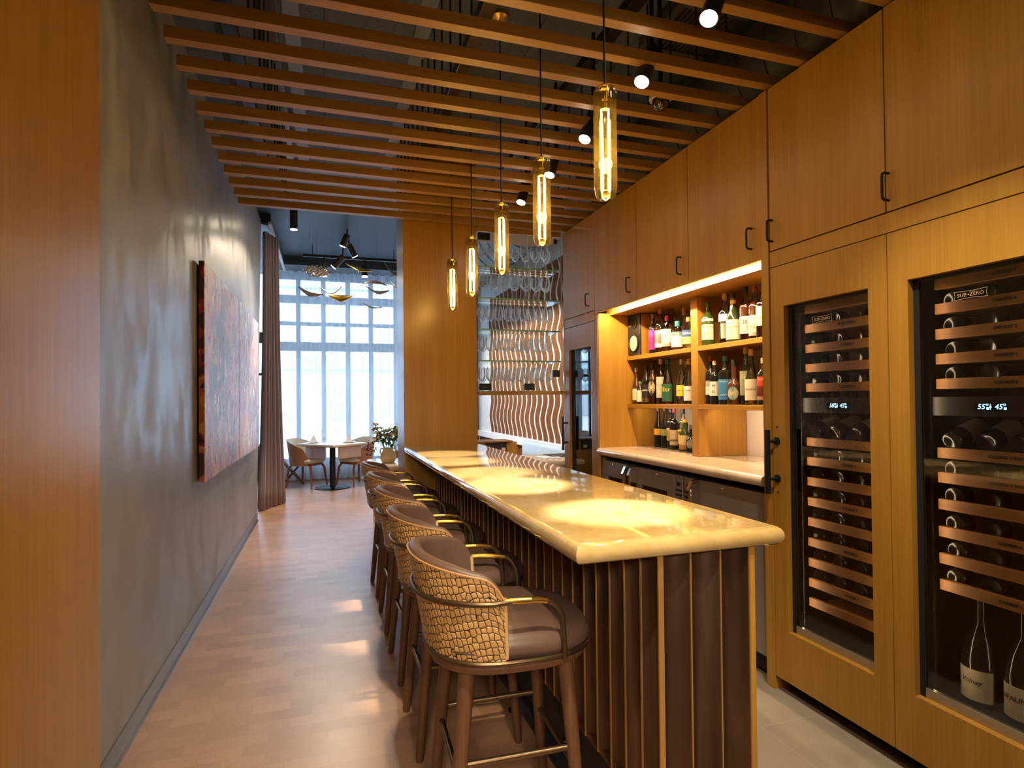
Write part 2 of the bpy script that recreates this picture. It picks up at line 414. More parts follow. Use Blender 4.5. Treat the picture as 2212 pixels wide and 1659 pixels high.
def text(name, body, size, origin, xdir, updir, mat, parent, ext=.0006, shear=0, align='CENTER', bend=None):
    cu = bpy.data.curves.new('t', 'FONT'); cu.body = body; cu.size = size; cu.align_x = align; cu.align_y = 'CENTER'; cu.extrude = ext/2; cu.shear = shear
    cu.resolution_u = 2
    to = bpy.data.objects.new('t', cu); COL.objects.link(to)
    dg = bpy.context.evaluated_depsgraph_get(); me = to.evaluated_get(dg).to_mesh()
    mb = MB(); mb.bm.from_mesh(me); to.evaluated_get(dg).to_mesh_clear()
    bpy.data.objects.remove(to); bpy.data.curves.remove(cu)
    x = Vector(xdir).normalized(); u = Vector(updir).normalized(); n = x.cross(u)
    if bend:
        for v in mb.bm.verts:
            a = v.co.x/bend; p = x*math.sin(a)*(bend+v.co.z)+n*((bend+v.co.z)*math.cos(a)-bend)+u*v.co.y; v.co = p
        mb.xform(Matrix.Translation(origin))
    else:
        mb.xform(Matrix(((x.x, u.x, n.x, origin[0]), (x.y, u.y, n.y, origin[1]), (x.z, u.z, n.z, origin[2]), (0, 0, 0, 1))))
    return obj(name, mb, mat, parent, smooth=False)
def lamp(name, typ, loc, energy, color=WARM, parent=None, aim=None, size=.05, spot=60, blend=.5, sx=None, sy=None):
    l = bpy.data.lights.new(name, typ); l.energy = energy; l.color = color
    if typ == 'SPOT': l.spot_size = math.radians(spot); l.spot_blend = blend; l.shadow_soft_size = size
    elif typ == 'POINT': l.shadow_soft_size = size
    elif typ == 'AREA' and sx: l.shape = 'RECTANGLE'; l.size = sx; l.size_y = sy
    o = bpy.data.objects.new(name, l); COL.objects.link(o)
    o.location = Vector(loc)-(wl(parent) if parent else Vector())
    if parent: o.parent = parent
    if aim is not None: o.rotation_euler = (Vector(aim)-Vector(loc)).to_track_quat('-Z', 'Y').to_euler()
    return o
# ================================================================ the setting
FR = 11.65   # window wall
struct('floor', MB().box(-3.2, 1.22, -1.5, FR, -.08, 0).box(1.22, 5, 5.3, FR, -.08, 0), 'parquet')
struct('floor_bar', MB().box(1.22, 3.2, -1.5, 5.3, -.08, 0), 'tile')
w = MB()   # plaster wall, its far end leaning away from the viewer
v = [w.bm.verts.new(p) for p in ((-.82, 1.0, 0), (-.82, 7.82, 0), (-.82, 8.42, 3.9), (-.82, 1.0, 3.9), (-1.0, 1.0, 0), (-1.0, 7.82, 0), (-1.0, 8.42, 3.9), (-1.0, 1.0, 3.9))]
for q in ((0, 1, 2, 3), (4, 7, 6, 5), (0, 4, 5, 1), (3, 2, 6, 7), (1, 5, 6, 2), (0, 3, 7, 4)): w.bm.faces.new([v[i] for i in q])
struct('wall_left', w, 'plaster', smooth=False)
struct('wall_entry', MB().box(-3.2, -.70, .2, 2.205, 0, 3.9), 'oak_shiny')
struct('wall_rear', MB().box(-3.2, 3.2, -1.6, -1.5, 0, 3.9), cm((.25, .2, .15)))
struct('wall_side', MB().box(-3.3, -3.2, -1.6, FR, 0, 4.1), cm((.3, .28, .26)))
struct('wall_back', MB().box(2.80, 2.95, -1.5, 5.05, 0, 3.66), 'white')
struct('baseboard_left', MB().box(-.823, -.812, 2.2, 7.82, 0, .095).box(-.823, -.800, 2.2, 7.82, 0, .012), 'baseboard')
struct('ceiling', MB().box(-3.2, 3.2, -1.5, 5.7, 3.66, 3.76), 'ceil')
struct('ceiling_front', MB().box(-3.2, 5, 5.7, FR, 4.0, 4.1), 'ceil_front')
struct('trim_ceiling_step', MB().box(-3.2, 5, 5.66, 5.7, 3.66, 4.1), 'ceil_front')
struct('trim_soffit', MB().box(-1.6, -.70, 8.43, FR, 3.85, 3.995).box(-.70, 3.0, 10.78, FR, 3.85, 3.995), 'bluepaint')
# window wall at the far end: panes between mullions and transoms
fr = struct('window_1', MB(), 'bluepaint')
mb = MB()
for x in (-.93, -.49, -.04, .41, .84, 1.32, 1.78, 2.24, 2.7): mb.box(x-.042, x+.042, FR-.05, FR+.03, .33, 3.86)
for z, hh in ((.36, .03), (2.50, .085), (2.93, .035), (3.39, .075), (3.81, .05)): mb.box(-.93, 2.75, FR-.045, FR+.025, z-hh, z+hh)
mb.box(-.9, 3.0, FR-.05, FR+.1, 0, .33).box(-3.2, 5, FR-.05, FR+.1, 3.85, 4.1).box(2.73, 5, FR-.05, FR+.1, 0, 4.1)
obj('window_frame', mb, cm((.07, .09, .11)), fr, smooth=False)
obj('pane', MB().box(-.85, 2.73, FR-.012, FR-.006, .33, 3.86), 'winglass', fr, smooth=False)
d1 = struct('door_1', MB(), 'bluepaint')
obj('door_frame', MB().box(-2.6, -2.5, FR-.05, FR+.05, 0, 3.85).box(-.98, -.88, FR-.05, FR+.05, 0, 3.85).box(-2.5, -.98, FR-.05, FR+.05, 2.55, 2.75).box(-3.2, -2.6, FR-.05, FR+.05, 0, 3.85)
    .box(-2.5, -.98, FR-.03, FR+.03, 0, .68).box(-2.5, -.98, FR-.03, FR+.03, 1.95, 2.0).box(-1.22, -1.18, FR-.03, FR+.03, .68, 3.85), cm((.10, .10, .10)), d1, smooth=False)
obj('pane', MB().box(-2.5, -.98, FR-.012, FR-.006, .68, 3.85), 'winglass', d1, smooth=False)
# wavy-board wall of the dining room on the right
wv = struct('wall_dining', MB().box(2.99, 3.1, 5.05, FR, 0, 4.0), 'whitecool')
mb = MB()
for k in range(24):
    y0 = 5.4+k*.231
    if y0 > 10.7: break
    def wavy(u, v, y0=y0):
        z = .86+v*2.5; return Vector((2.984, y0+.028+u*.172-.062*math.cos((z-1.46)*10.8), z))
    g = mb.grid(wavy, 1, 90)
struct('wavy_boards', mb, 'wavewood', wv)
struct('wave_rail', MB().box(2.93, 2.99, 5.06, FR-.06, .74, .85, .004), 'whitecool', wv)
mb = MB()
for k in range(105): mb.box(2.955, 2.989, 5.1+k*.06, 5.1+k*.06+.034, .3, .74)
struct('wainscot_ribs', mb, 'wavewood', wv)
# wood pier at the end of the bar
pier = struct('wall_pier', MB().box(.65, 1.312, 5.13, 5.6, 0, 3.66, .002), 'oak_shiny')
# street outside
struct('ground_street', MB().box(-30, 30, FR+.2, 40, -.3, -.1), 'pave')
fa = struct('wall_facade', MB().box(-24, 24, 19, 19.5, -.2, 16), 'facade')
mb = MB()
for i in range(-12, 12):
    for j in range(6): mb.box(i*1.7, i*1.7+.9, 18.9, 19.05, .9+j*2.5, 2.0+j*2.5)
struct('facade_windows', mb, 'facade_dark', fa, smooth=False)
mb = MB()
for j in range(6): mb.box(-24, 24, 18.7, 19.02, 2.45+j*2.5, 2.85+j*2.5)
struct('facade_ledges', mb, cm((.42, .47, .53)), fa, smooth=False)
# ================================================================ bar counter
BX, BY0, BY1 = .92, 1.485, 5.125
bar = thing('bar_counter', 'long bar counter clad in dark bronze flutes with brass fins, standing by the stools', 'bar counter', (1.08, 3.3, 0))
mb = MB()
def fl(n0, n1, pitch, start, fixed, z0, z1, axis):
    for k in range(n0, n1):
        a0 = start+k*pitch
        def f(u, v, a0=a0):
            s = a0+.003+u*(pitch-.006); dpt = .034*math.sin(PI*u)**.7
            return Vector((fixed+dpt, s, z0+v*(z1-z0))) if axis == 'y' else Vector((s, fixed+dpt, z0+v*(z1-z0)))
        mb.grid(f, 10, 1)
fl(0, 35, .1042, BY0, BX, .205, 1.0, 'y'); fl(0, 3, .1043, BX, BY0, .02, 1.0, 'x')
obj('fluted_panel', mb, 'flute', bar, ang=60)
for k in range(36):
    y = BY0+k*.1042
    obj('brass_fin', MB().box(BX-.004 if k else BX-.005, BX+.012, y-.0032, y+.0032, .20 if k else .0, 1.0), 'fin', bar, smooth=False)
for k in (1, 2, 3):
    x = BX+k*.1043
    obj('brass_fin', MB().box(x-.0022, x+.0022, BY0-.004, BY0+.012, .0, 1.0), 'fin', bar, smooth=False)
obj('end_trim', MB().box(BX+.3155, BX+.337, BY0, BY0+.03, 0, 1.0, .001), 'oak', bar)
obj('carcass', MB().box(BX+.04, BX+.337, BY0+.04, BY1, 0, .998), 'oak', bar)
obj('kick_plate', MB().box(BX+.004, BX+.04, BY0+.04, BY1, 0, .195), 'kick', bar)
obj('copper_ledge', MB().box(BX, BX+.045, BY0+.012, BY1, .195, .205), 'copper', bar)
# slab with rounded nose
def nose_slab(x0, x1, y0, y1, z0, z1, r, fronts):
    """slab whose listed sides carry a bullnose; profile swept round a mitred rectangle"""
    m = MB(); N = 8; h = (z1-z0)/2; rings = []
    for k in range(N+1):
        a = -PI/2+PI*k/N; z = (z0+z1)/2+h*math.sin(a); ins = r*(1-math.cos(a))
        rings.append([m.bm.verts.new((x0+(ins if 'x-' in fronts else 0), y0+(ins if 'y-' in fronts else 0), z)), m.bm.verts.new((x1-(ins if 'x+' in fronts else 0), y0+(ins if 'y-' in fronts else 0), z)),
                      m.bm.verts.new((x1-(ins if 'x+' in fronts else 0), y1-(ins if 'y+' in fronts else 0), z)), m.bm.verts.new((x0+(ins if 'x-' in fronts else 0), y1-(ins if 'y+' in fronts else 0), z))])
    m.bm.faces.new(rings[0][::-1]); m.bm.faces.new(rings[-1])
    for A, B in zip(rings, rings[1:]):
        for k in range(4): m.bm.faces.new((A[k], A[(k+1) % 4], B[(k+1) % 4], B[k]))
    return m
ct = obj('bar_countertop', nose_slab(.648, 1.352, 1.462, 5.128, 1.0, 1.06, .026, ('x-', 'x+', 'y-')), 'onyx')
tag(ct, 'glossy honey coloured onyx slab lying along the top of the bar', 'countertop')
fr_ = thing('foot_rail', 'dark round foot rail running along the floor under the bar stools', 'foot rail', (.832, 3.3, 0))
obj('tube', MB().tube([(.832, 1.5, .105), (.832, 5.1, .105)], .030, 16), 'iron', fr_)
for y in (2.12, 3.2, 4.3): obj('bracket', MB().tube([(.84, y, .11), (.925, y, .13)], .008), 'iron', fr_)
for y in (2.62, 3.9): obj('floor_foot', MB().lathe([(.026, 0), (.026, .006), (.008, .012), (.008, .08)], (.832, y, 0)), 'iron', fr_)
# ================================================================ bar stools
def stool():
    root = thing('bar_stool', '', 'bar stool', (0, 0, 0), 'bar stools in a row along the bar')
    A, B = .262, .245
    def se(th, a, b, n=2.7):
        c, s = math.cos(th), math.sin(th)
        return a*math.copysign(abs(c)**(2/n), c), b*math.copysign(abs(s)**(2/n), s)
    # wood seat frame
    mb = MB()
    prof = [(.93, .640), (.985, .645), (1.0, .655), (1.0, .668), (.985, .674), (.6, .674), (.6, .640)]
    def fr(u, v):
        k = v*6; i = min(int(k), 5); f, z = prof[i]; f2, z2 = prof[i+1]; f += (f2-f)*(k-i); z += (z2-z)*(k-i)
        x, y = se(u*2*PI, A*f, B*f); return Vector((x+.01, y, z))
    mb.grid(fr, 48, 6, closeu=True); obj('seat_frame', mb, 'walnut', root)
    # cushion
    mb = MB()
    prof2 = [(.90, .676), (.97, .684), (1.015, .705), (1.01, .728), (.95, .750), (.80, .764), (.5, .772), (.2, .774), (.02, .774)]
    def cu(u, v):
        k = v*8; i = min(int(k), 7); f, z = prof2[i]; f2, z2 = prof2[i+1]; t_ = k-i; f += (f2-f)*t_; z += (z2-z)*t_
        x, y = se(u*2*PI, A*f, B*f); return Vector((x+.014+(.004 if x > 0 else 0)*f*abs(x)/A, y, z-.012*max(0, x)/A))
    g = mb.grid(cu, 48, 16, closeu=True); mb.bm.faces.new([c[-1] for c in g]); obj('seat_cushion', mb, 'leather', root, ang=80)
    # curved back: woven outside, leather pad inside
    TH = math.radians(80)
    def top(th):
        a = abs(th)/TH
        h = .978-.055*a**1.6
        if a > .86: h -= .055*((a-.86)/.14)**2.2
        return h
    def pos(th, z, off=0):
        t_ = (z-.68)/.3
        a = .272+.052*t_-off; b = .252+.022*t_-off
        x, y = se(th, a, b, 2.35); return Vector((-x+.012, y, z))
    def outer(u, v): th = (u*2-1)*TH; return pos(th, .683+(top(th)-.683)*v)
    mb = MB(); mb.grid(outer, 56, 14, uv=lambda u, v: (u*1.08, v*.3)); obj('back_shell', mb, 'weave', root, ang=80)
    def pad(u, v):
        th = (u*2-1)*TH; zt = top(th); a = abs(th)/TH; thick = .042*(1-.55*max(0, (a-.6)/.4))
        q = v*10
        if q <= 2: return pos(th, .69+(zt-.69)*(.5+.25*q), .003)
        if q <= 6:
            an = (q-2)/4*PI; return pos(th, zt+math.sin(an)*thick*.40, .003+thick/2*(1-math.cos(an)))
        return pos(th, zt-(zt-.73)*((q-6)/4), .003+thick)
    mb = MB(); g = mb.grid(pad, 48, 20)
    mb.bm.faces.new(g[0]); mb.bm.faces.new(g[-1][::-1]); obj('back_pad', mb, 'leather', root, ang=80)
    mb = MB(); mb.tube([outer(k/56, 1)+Vector((0, 0, .001)) for k in range(57)], .0035, 6); obj('piping', mb, pmat('tan piping', (.40, .20, .07), .4), root)
    for s in (0, 1): obj('tan_side', MB().tube([pos((s*2-1)*TH*.995, .69+.18*k/6, .012) for k in range(7)], .012, 8), pmat('tan edge', (.45, .28, .14), .45), root)
    # arm tube all the way round the back
    arc = [Vector((.135, -.250, .674)), Vector((.132, -.252, .74))]+[Vector((.052+.075*math.cos(k/8*PI/2), -.254, .785+.075*math.sin(k/8*PI/2))) for k in range(9)]
    back = [pos(th, .862, -.007) for th in [math.radians(-74+k*148/30) for k in range(31)]]
    full = arc+[Vector((-.02, -.258, .863))]+back+[Vector((-.02, .258, .863))]+[Vector((p.x, -p.y, p.z)) for p in arc[::-1]]
    obj('arm_rail', MB().tube(full, .0085, 10), 'bronze', root)
    for s in (-1, 1): obj('arm_sleeve', MB().tube([Vector((-.055, s*.2575, .8635)), Vector((-.02, s*.258, .8635)), Vector((.02, s*.2555, .861)), Vector((.052, s*.254, .860)), Vector((.078, s*.254, .855))], .0098, 12), 'brass', root)
    ring = []
    for k in range(41):
        th = math.radians(-150+k*300/40); x, y = se(th, A*1.02, B*1.025); ring.append(Vector((-x+.012, y, .679)))
    obj('base_rail', MB().tube(ring, .0085, 10), 'bronze', root)
    # legs
    feet = {}
    for sx, tx, fx in ((-1, -.15, -.21), (1, .165, .21)):
        for sy in (-1, 1):
            T = Vector((tx, sy*.165, .66)); F = Vector((fx, sy*.20, 0)); feet[sx, sy] = (T, F)
            obj('leg', MB().tube([T, T.lerp(F, .5), F+Vector((0, 0, .012)), F], [.0265, .022, .0165, .013], 14), 'walnut', root)
    def at(sx, sy, z): T, F = feet[sx, sy]; return F.lerp(T, z/.66)
    for a, b, z in (((-1, -1), (1, -1), .36), ((-1, 1), (1, 1), .36), ((-1, -1), (-1, 1), .315), ((1, -1), (1, 1), .30)):
        obj('stretcher', MB().tube([at(*a, z), at(*b, z)], .0105, 10), 'bronze', root)
    return root
st = stool()
slab = ['nearest bar stool at the front of the row, its whole woven back in view', 'second bar stool from the front, partly behind the nearest one', 'middle bar stool of the five along the bar', 'fourth bar stool from the front, second from the window end', 'farthest bar stool of the row, beside the wood pier and flower vase']
for k, (y, lb, rz) in enumerate(zip((1.90, 2.573, 3.236, 3.92, 4.628), slab, (-.04, 0, .02, 0, .02))):
    s = st if k == 0 else dup(st)
    s.location = (.563, y, 0); s.rotation_euler = (0, 0, rz); s['label'] = lb
# ================================================================ cabinetry of the right wall
XF = 2.136
def handle(y, z0, z1, par, x=XF):
    obj('handle', MB().tube([(x+.002, y, z1), (x-.022, y, z1), (x-.032, y, z1-.006), (x-.034, y, z1-.02), (x-.034, y, z0+.02), (x-.032, y, z0+.006), (x-.022, y, z0), (x+.002, y, z0)], .0055, 8), 'black', par)
def cupboard(y0, y1, z0, z1, label, hy, hz, gap=.0025):
    r = thing('overhead_cabinet', label, 'cabinet', (2.45, (y0+y1)/2, z0), 'oak overhead cabinets')
    obj('carcass', MB().box(XF+(.11 if z0 < 2.18 else .02), 2.76, y0+.001, y1-.001, z0, z1), 'oak', r, smooth=False)
    d = obj('door', MB().box(XF, XF+.019, y0+gap, y1-gap, z0+.003, z1-.001, .001), 'oak', r)
    if hy: handle(hy, hz[0], hz[1], d)
    return r
ZT = 3.018
cupboard(3.073, 3.70, 2.168, ZT, 'oak overhead cabinet above the niche divider, middle one of the three over the niche', 3.15, (2.24, 2.348))
cupboard(2.442, 3.073, 2.168, ZT, 'oak overhead cabinet above the right half of the bottle niche, beside the oak post', 2.513, (2.24, 2.348))
cupboard(3.70, 4.39, 2.168, ZT, 'oak overhead cabinet above the lit left end of the bottle niche', 3.796, (2.244, 2.35))
cupboard(4.39, 5.06, 2.20, ZT, 'oak overhead cabinet at the far end beside the stemware rack, above the glazed wine cabinet', 4.50, (2.252, 2.354))
cupboard(1.745, 2.385, 2.193, ZT, 'oak overhead cabinet above the left wine fridge', 2.376-.012, (2.241, 2.347))
cupboard(1.09, 1.745, 2.193, ZT, 'oak overhead cabinet above the right wine fridge, at the picture edge', 1.733, (2.239, 2.347))
struct('trim_1', MB().box(XF, XF+.02, 1.0, 2.385, 2.112, 2.190, .001), 'oak')
struct('trim_2', MB().box(XF, XF+.02, 4.395, 5.05, 2.118, 2.197, .001), 'oak')
post = obj('oak_post', MB().box(XF-.006, 2.76, 2.388, 2.440, 0, ZT, .001), 'oak'); tag(post, 'tall narrow oak post panel between the bottle niche and the left wine fridge', 'panel')
# glazed wine cabinet at the far end
g = thing('glazed_cabinet', 'tall oak cabinet with narrow glass door and bar handle beyond the bottle niche', 'cabinet', (2.45, 4.72, 0))
obj('carcass', MB().box(XF+.04, 2.76, 4.345, 4.40, 0, 2.165).box(XF+.03, 2.76, 5.01, 5.06, 0, 2.165).box(2.70, 2.76, 4.4, 5.01, 0, 2.165).box(XF, XF+.02, 4.343, 4.392, 0, 2.165).box(XF, XF+.02, 5.035, 5.06, 0, 2.2), 'oak', g, smooth=False)
d = obj('door', MB().box(XF, XF+.024, 4.396, 4.472, .07, 2.112).box(XF, XF+.024, 4.932, 5.03, .07, 2.112).box(XF, XF+.024, 4.472, 4.932, 1.908, 2.112).box(XF, XF+.024, 4.472, 4.932, .07, .60), 'oak', g, smooth=False)
obj('inner_frame', MB().box(XF+.022, XF+.05, 4.86, 4.935, .59, 1.915).box(XF+.022, XF+.05, 4.47, 4.478, .59, 1.915), 'matblack', d, smooth=False)
obj('glass_pane', MB().box(XF+.026, XF+.03, 4.47, 4.935, .59, 1.915), 'darkglass', d, smooth=False)
hb = obj('handle', MB().tube([(XF-.047, 4.985, .99), (XF-.047, 4.985, 1.30)], .012, 12), 'black', d)
obj('standoff', MB().tube([(XF-.047, 4.985, 1.06), (XF+.002, 4.985, 1.06)], .008).tube([(XF-.047, 4.985, 1.24), (XF+.002, 4.985, 1.24)], .008), 'black', hb)
obj('inner_shelf', MB().box(2.25, 2.69, 4.42, 5.0, .95, .965).box(2.25, 2.69, 4.42, 5.0, 1.4, 1.415), 'rack', g, smooth=False)
# ================================================================ bottle niche
ni = thing('back_bar_shelving', 'lit oak niche with two bottle shelves and a divider above the back counter', 'shelving', (2.55, 3.4, 1.06))
obj('side_panel', MB().box(XF+.005, 2.79, 4.333, 4.343, 1.061, 2.165), 'oak', ni, smooth=False)
obj('divider', MB().box(2.40, 2.79, 3.362, 3.437, 1.061, 2.165, .002), 'oak', ni)
obj('ceiling_panel', MB().box(XF+.11, 2.79, 2.442, 4.333, 2.152, 2.1675), 'oak_y', ni, smooth=False)
for y0, y1 in ((3.437, 4.333), (2.442, 3.362)):
    for z in (1.81, 1.415): obj('shelf', MB().box(2.40, 2.79, y0, y1, z-.032, z, .0015), 'oak_y', ni)
ls = obj('light_strip', MB().box(XF+.026, XF+.042, 2.46, 4.31, 2.198, 2.204), 'ledstrip', ni, smooth=False)
lamp('strip_light', 'AREA', (XF+.034, 3.38, 2.196), 11, (1, .72, .42), ls, aim=(XF+.34, 3.38, 1.06), sx=1.80, sy=.012)
for y0, y1, e_ in ((3.46, 4.31, .5), (2.46, 3.34, 1.0)):  # glowing strips and area lights added to brighten the lower niche wall
    us = obj('under_shelf_fill', MB().box(2.47, 2.476, y0, y1, 1.3822, 1.384), 'ledstrip', ni, smooth=False)
    lamp('under_shelf_fill_beam', 'AREA', (2.473, (y0+y1)/2, 1.380), e_, (1, .8, .55), us, aim=(2.8, (y0+y1)/2, 1.15), sx=.8, sy=.01)
bc = obj('back_countertop', nose_slab(2.112, 2.79, 2.442, 4.332, 1.0, 1.06, .028, ('x-',)), 'paleonyx'); tag(bc, 'pale rounded stone counter slab under the bottle niche', 'countertop')
# ---------------------------------------------------------------- under-counter fridges
def uf(y0, y1, label):
    r = thing('undercounter_fridge', label, 'fridge', (2.45, (y0+y1)/2, 0))
    obj('carcass', MB().box(2.20, 2.78, y0, y1, .02, .965), 'matblack', r, smooth=False); return r
def hook(y, par):
    h = obj('handle', MB().box(2.090, 2.098, y-.014, y+.014, .79, .915, .002).box(2.098, 2.178, y-.014, y-.010, .80, .945).box(2.098, 2.178, y+.010, y+.014, .80, .945), 'chrome', par)
    mb = MB(); mb.prism([(2.085, .90), (2.11, .95), (2.178, .957), (2.178, .965), (2.105, .96), (2.078, .905)], .03, 'xz', y-.015); obj('handle_top', mb, 'chrome', h)
def lock(y, par): obj('lock', MB().lathe([(.011, 0), (.011, -.006), (.007, -.008), (0, -.008)], (2.158, y, .935), 12, 'x'), 'chrome', par)
a = uf(3.20, 4.335, 'under counter fridge with two dark glass doors, left under the niche')
for y0, y1, hy in ((3.815, 4.33, 3.85), (3.29, 3.81, 3.765)):
    d = obj('door', MB().box(2.158, 2.2, y0, y1, .84, .96, .003).box(2.158, 2.2, y0, y0+.085, .12, .84).box(2.158, 2.2, y1-.085, y1, .12, .84).box(2.158, 2.2, y0, y1, .08, .16), 'steel', a)
    obj('glass_pane', MB().box(2.172, 2.176, y0+.08, y1-.08, .15, .845), 'darkglass', d, smooth=False); hook(hy, d); lock((y0+y1)/2+.06*(1 if y0 > 3.6 else -1), d)
def grille(y0, y1, par):
    gp = obj('vent_grille', MB().box(2.16, 2.2, y0, y1, .08, .96, .002), 'steel', par)
    mb = MB()
    for k in range(24): mb.box(2.157, 2.161, y0+.008, y1-.008, .86-k*.03, .874-k*.03)
    obj('louvre', mb, 'matblack', gp, smooth=False); obj('switch', MB().box(2.152, 2.16, (y0+y1)/2-.014, (y0+y1)/2+.014, .895, .92, .002), 'black', gp)
grille(3.20, 3.284, a)
b = uf(2.445, 3.19, 'under counter fridge with one solid dark steel door, right under the niche')
grille(3.09, 3.186, b)
d = obj('door', MB().box(2.158, 2.2, 2.455, 3.082, .12, .96, .003), 'steel', b); hook(3.03, d); lock(2.80, d)
obj('kick_plate', MB().box(2.25, 2.3, 2.445, 3.19, 0, .1), 'matblack', b)
obj('kick_plate', MB().box(2.25, 2.3, 3.20, 4.335, 0, .1), 'matblack', a)
# ================================================================ wine fridges
def fridge(y0, y1, wy0, wy1, label, digits, rows_hi, rows_lo, pres, names, hnd, logo_y):
    r = thing('wine_fridge', label, 'wine fridge', (2.45, (y0+y1)/2, 0))
    obj('cabinet_box', MB().box(2.17, 2.76, y0+.004, y0+.03, .10, 2.105).box(2.17, 2.76, y1-.03, y1-.004, .10, 2.105).box(2.72, 2.76, y0+.03, y1-.03, .10, 2.105).box(2.17, 2.76, y0+.03, y1-.03, 2.06, 2.105).box(2.17, 2.76, y0+.03, y1-.03, .10, .30), 'matblack', r, smooth=False)
    d = obj('door', MB().box(XF, XF+.028, y0+.002, wy0, .07, 2.108).box(XF, XF+.028, wy1, y1-.002, .07, 2.108).box(XF, XF+.028, wy0, wy1, 1.908, 2.108).box(XF, XF+.028, wy0, wy1, .07, .315), 'oak', r, smooth=False)
    obj('gasket', MB().box(XF+.028, XF+.045, wy0-.01, wy0+.004, .31, 1.92).box(XF+.028, XF+.045, wy1-.022, wy1+.01, .31, 1.92).box(XF+.028, XF+.045, wy0, wy1, 1.895, 1.92), 'matblack', d, smooth=False)
    obj('sill', MB().box(XF+.028, XF+.045, wy0, wy1-.02, .30, .352), 'sillmetal', d, smooth=False)
    obj('glass_pane', MB().box(XF+.034, XF+.038, wy0, wy1-.02, .352, 1.90), 'fridgeglass', d, smooth=False)
    X = 2.235
    for k, z in enumerate(rows_hi+[pres]+rows_lo):
        big = z == pres
        rk = obj('rack', MB().box(X, X+.02, wy0-.02, wy1-.03, z, z+.040, .001).box(X+.02, 2.70, wy0-.02, wy1-.03, z+.004, z+.012), 'rack', r)
        nm = names.get(k)
        if nm: text('rack_label', nm, .0165, (X-.0006, wy0+(wy1-wy0)*.42, z+.020), (0, -1, 0), (0, 0, 1), 'ink', rk)
    obj('control_panel', MB().box(X-.02, X+.05, wy0-.02, wy1-.03, 1.385, 1.455), cm((.014, .012, .011), .55), r, smooth=False)
    ds = obj('display', MB().box(X-.022, X-.02, (wy0+wy1)/2-.055, (wy0+wy1)/2+.055, 1.405, 1.433), 'displaybg', r, smooth=False)
    for s, (a_, txt) in zip((1, -1), ((.03, digits[0]), (-.026, digits[1]))): text('digits', txt, .026, (X-.023, (wy0+wy1)/2+a_, 1.419), (0, -1, 0), (0, 0, 1), 'display', ds, shear=.2)
    for a_ in (.008, -.047): text('digits', '°', .03, (X-.023, (wy0+wy1)/2+a_+.002, 1.418), (0, -1, 0), (0, 0, 1), 'display', ds); obj('level_bar', MB().box(X-.0235, X-.023, (wy0+wy1)/2+a_-.004, (wy0+wy1)/2+a_+.004, 1.409, 1.418), 'display', ds, smooth=False)
    obj('divider_dot', MB().lathe([(.0035, 0), (.0035, -.0006), (0, -.0006)], (X-.022, (wy0+wy1)/2+.0, 1.419), 10, 'x').box(X-.0226, X-.022, (wy0+wy1)/2-.0007, (wy0+wy1)/2+.0007, 1.409, 1.43), 'display', ds, smooth=False)
    bd = obj('badge_frame', MB(), 'gold_text', d)
    mb = MB(); yc, zc, hw, hh = logo_y, 1.818, .056, .0155
    for a0, a1 in (((-hw, hh), (hw, hh)), ((-hw, -hh), (hw, -hh))):
        mb.tube([(XF+.033, yc+a0[0]+(a1[0]-a0[0])*k/8, zc+a0[1]*(1-.22*math.sin(PI*k/8))) for k in range(9)], .0008, 5)
    for s in (-1, 1): mb.tube([(XF+.033, yc+s*hw, zc-hh), (XF+.033, yc+s*(hw-.004), zc), (XF+.033, yc+s*hw, zc+hh)], .0008, 5)
    obj('badge_outline', mb, 'gold_text', bd)
    text('badge_letters', 'SUB', .0185, (XF+.0335, yc+.029, zc), (0, -1, 0), (0, 0, 1), 'gold_text', bd, .001)
    text('badge_letters', 'ZERO', .0185, (XF+.0335, yc-.021, zc), (0, -1, 0), (0, 0, 1), 'gold_text', bd, .001)
    obj('badge_dot', MB().lathe([(.003, 0), (.003, -.0008), (0, -.0008)], (XF+.034, yc+.0065, zc), 8, 'x'), 'gold_text', bd)
    for yy, tx in ((wy0-.005, wy1), (wy1-.032, wy0)):
        lamp('rack_fill', 'AREA', (2.195, yy, 1.1), .6, (1, .82, .55), r, aim=(2.33, tx*.6+yy*.4, 1.1), sx=.01, sy=1.5)  # area lights added at the jambs to brighten the racks
    if hnd:
        h = obj('handle', MB().tube([(2.076, hnd, .985), (2.076, hnd, 1.30)], .0135, 14), 'black', d)
        for z in (1.056, 1.242): obj('standoff', MB().tube([(2.076, hnd, z), (XF+.001, hnd, z)], .008, 10).lathe([(.020, XF+.001), (.020, XF-.007), (.012, XF-.009)], (0, hnd, z), 16, 'x'), 'black', h)
        for z in (1.0, 1.30): obj('screw_hole', MB().lathe([(.006, 0), (.006, -.001), (0, -.001)], (XF, hnd, z+(.012 if z > 1.2 else -.012)), 10, 'x'), 'kick', d)
    return r
hi = [1.867, 1.772, 1.675, 1.580, 1.485]
loL = [1.128, 1.030, .932, .834, .736, .638, .540, .445]; loR = [1.128, 1.026, .922, .820, .720]
fridge(1.745, 2.385, 1.832, 2.297, 'left oak panelled wine fridge beside the post, with bar handle and 58 display', ('58', '45'), hi, loL, 1.222, {1: 'REFRESHING', 2: 'COURSE 7', 4: 'COURSE 6', 6: 'COURSE 1', 8: 'COURSE 4', 10: 'COURSE 5', 12: 'COURSE 2'}, 2.352, 2.10)
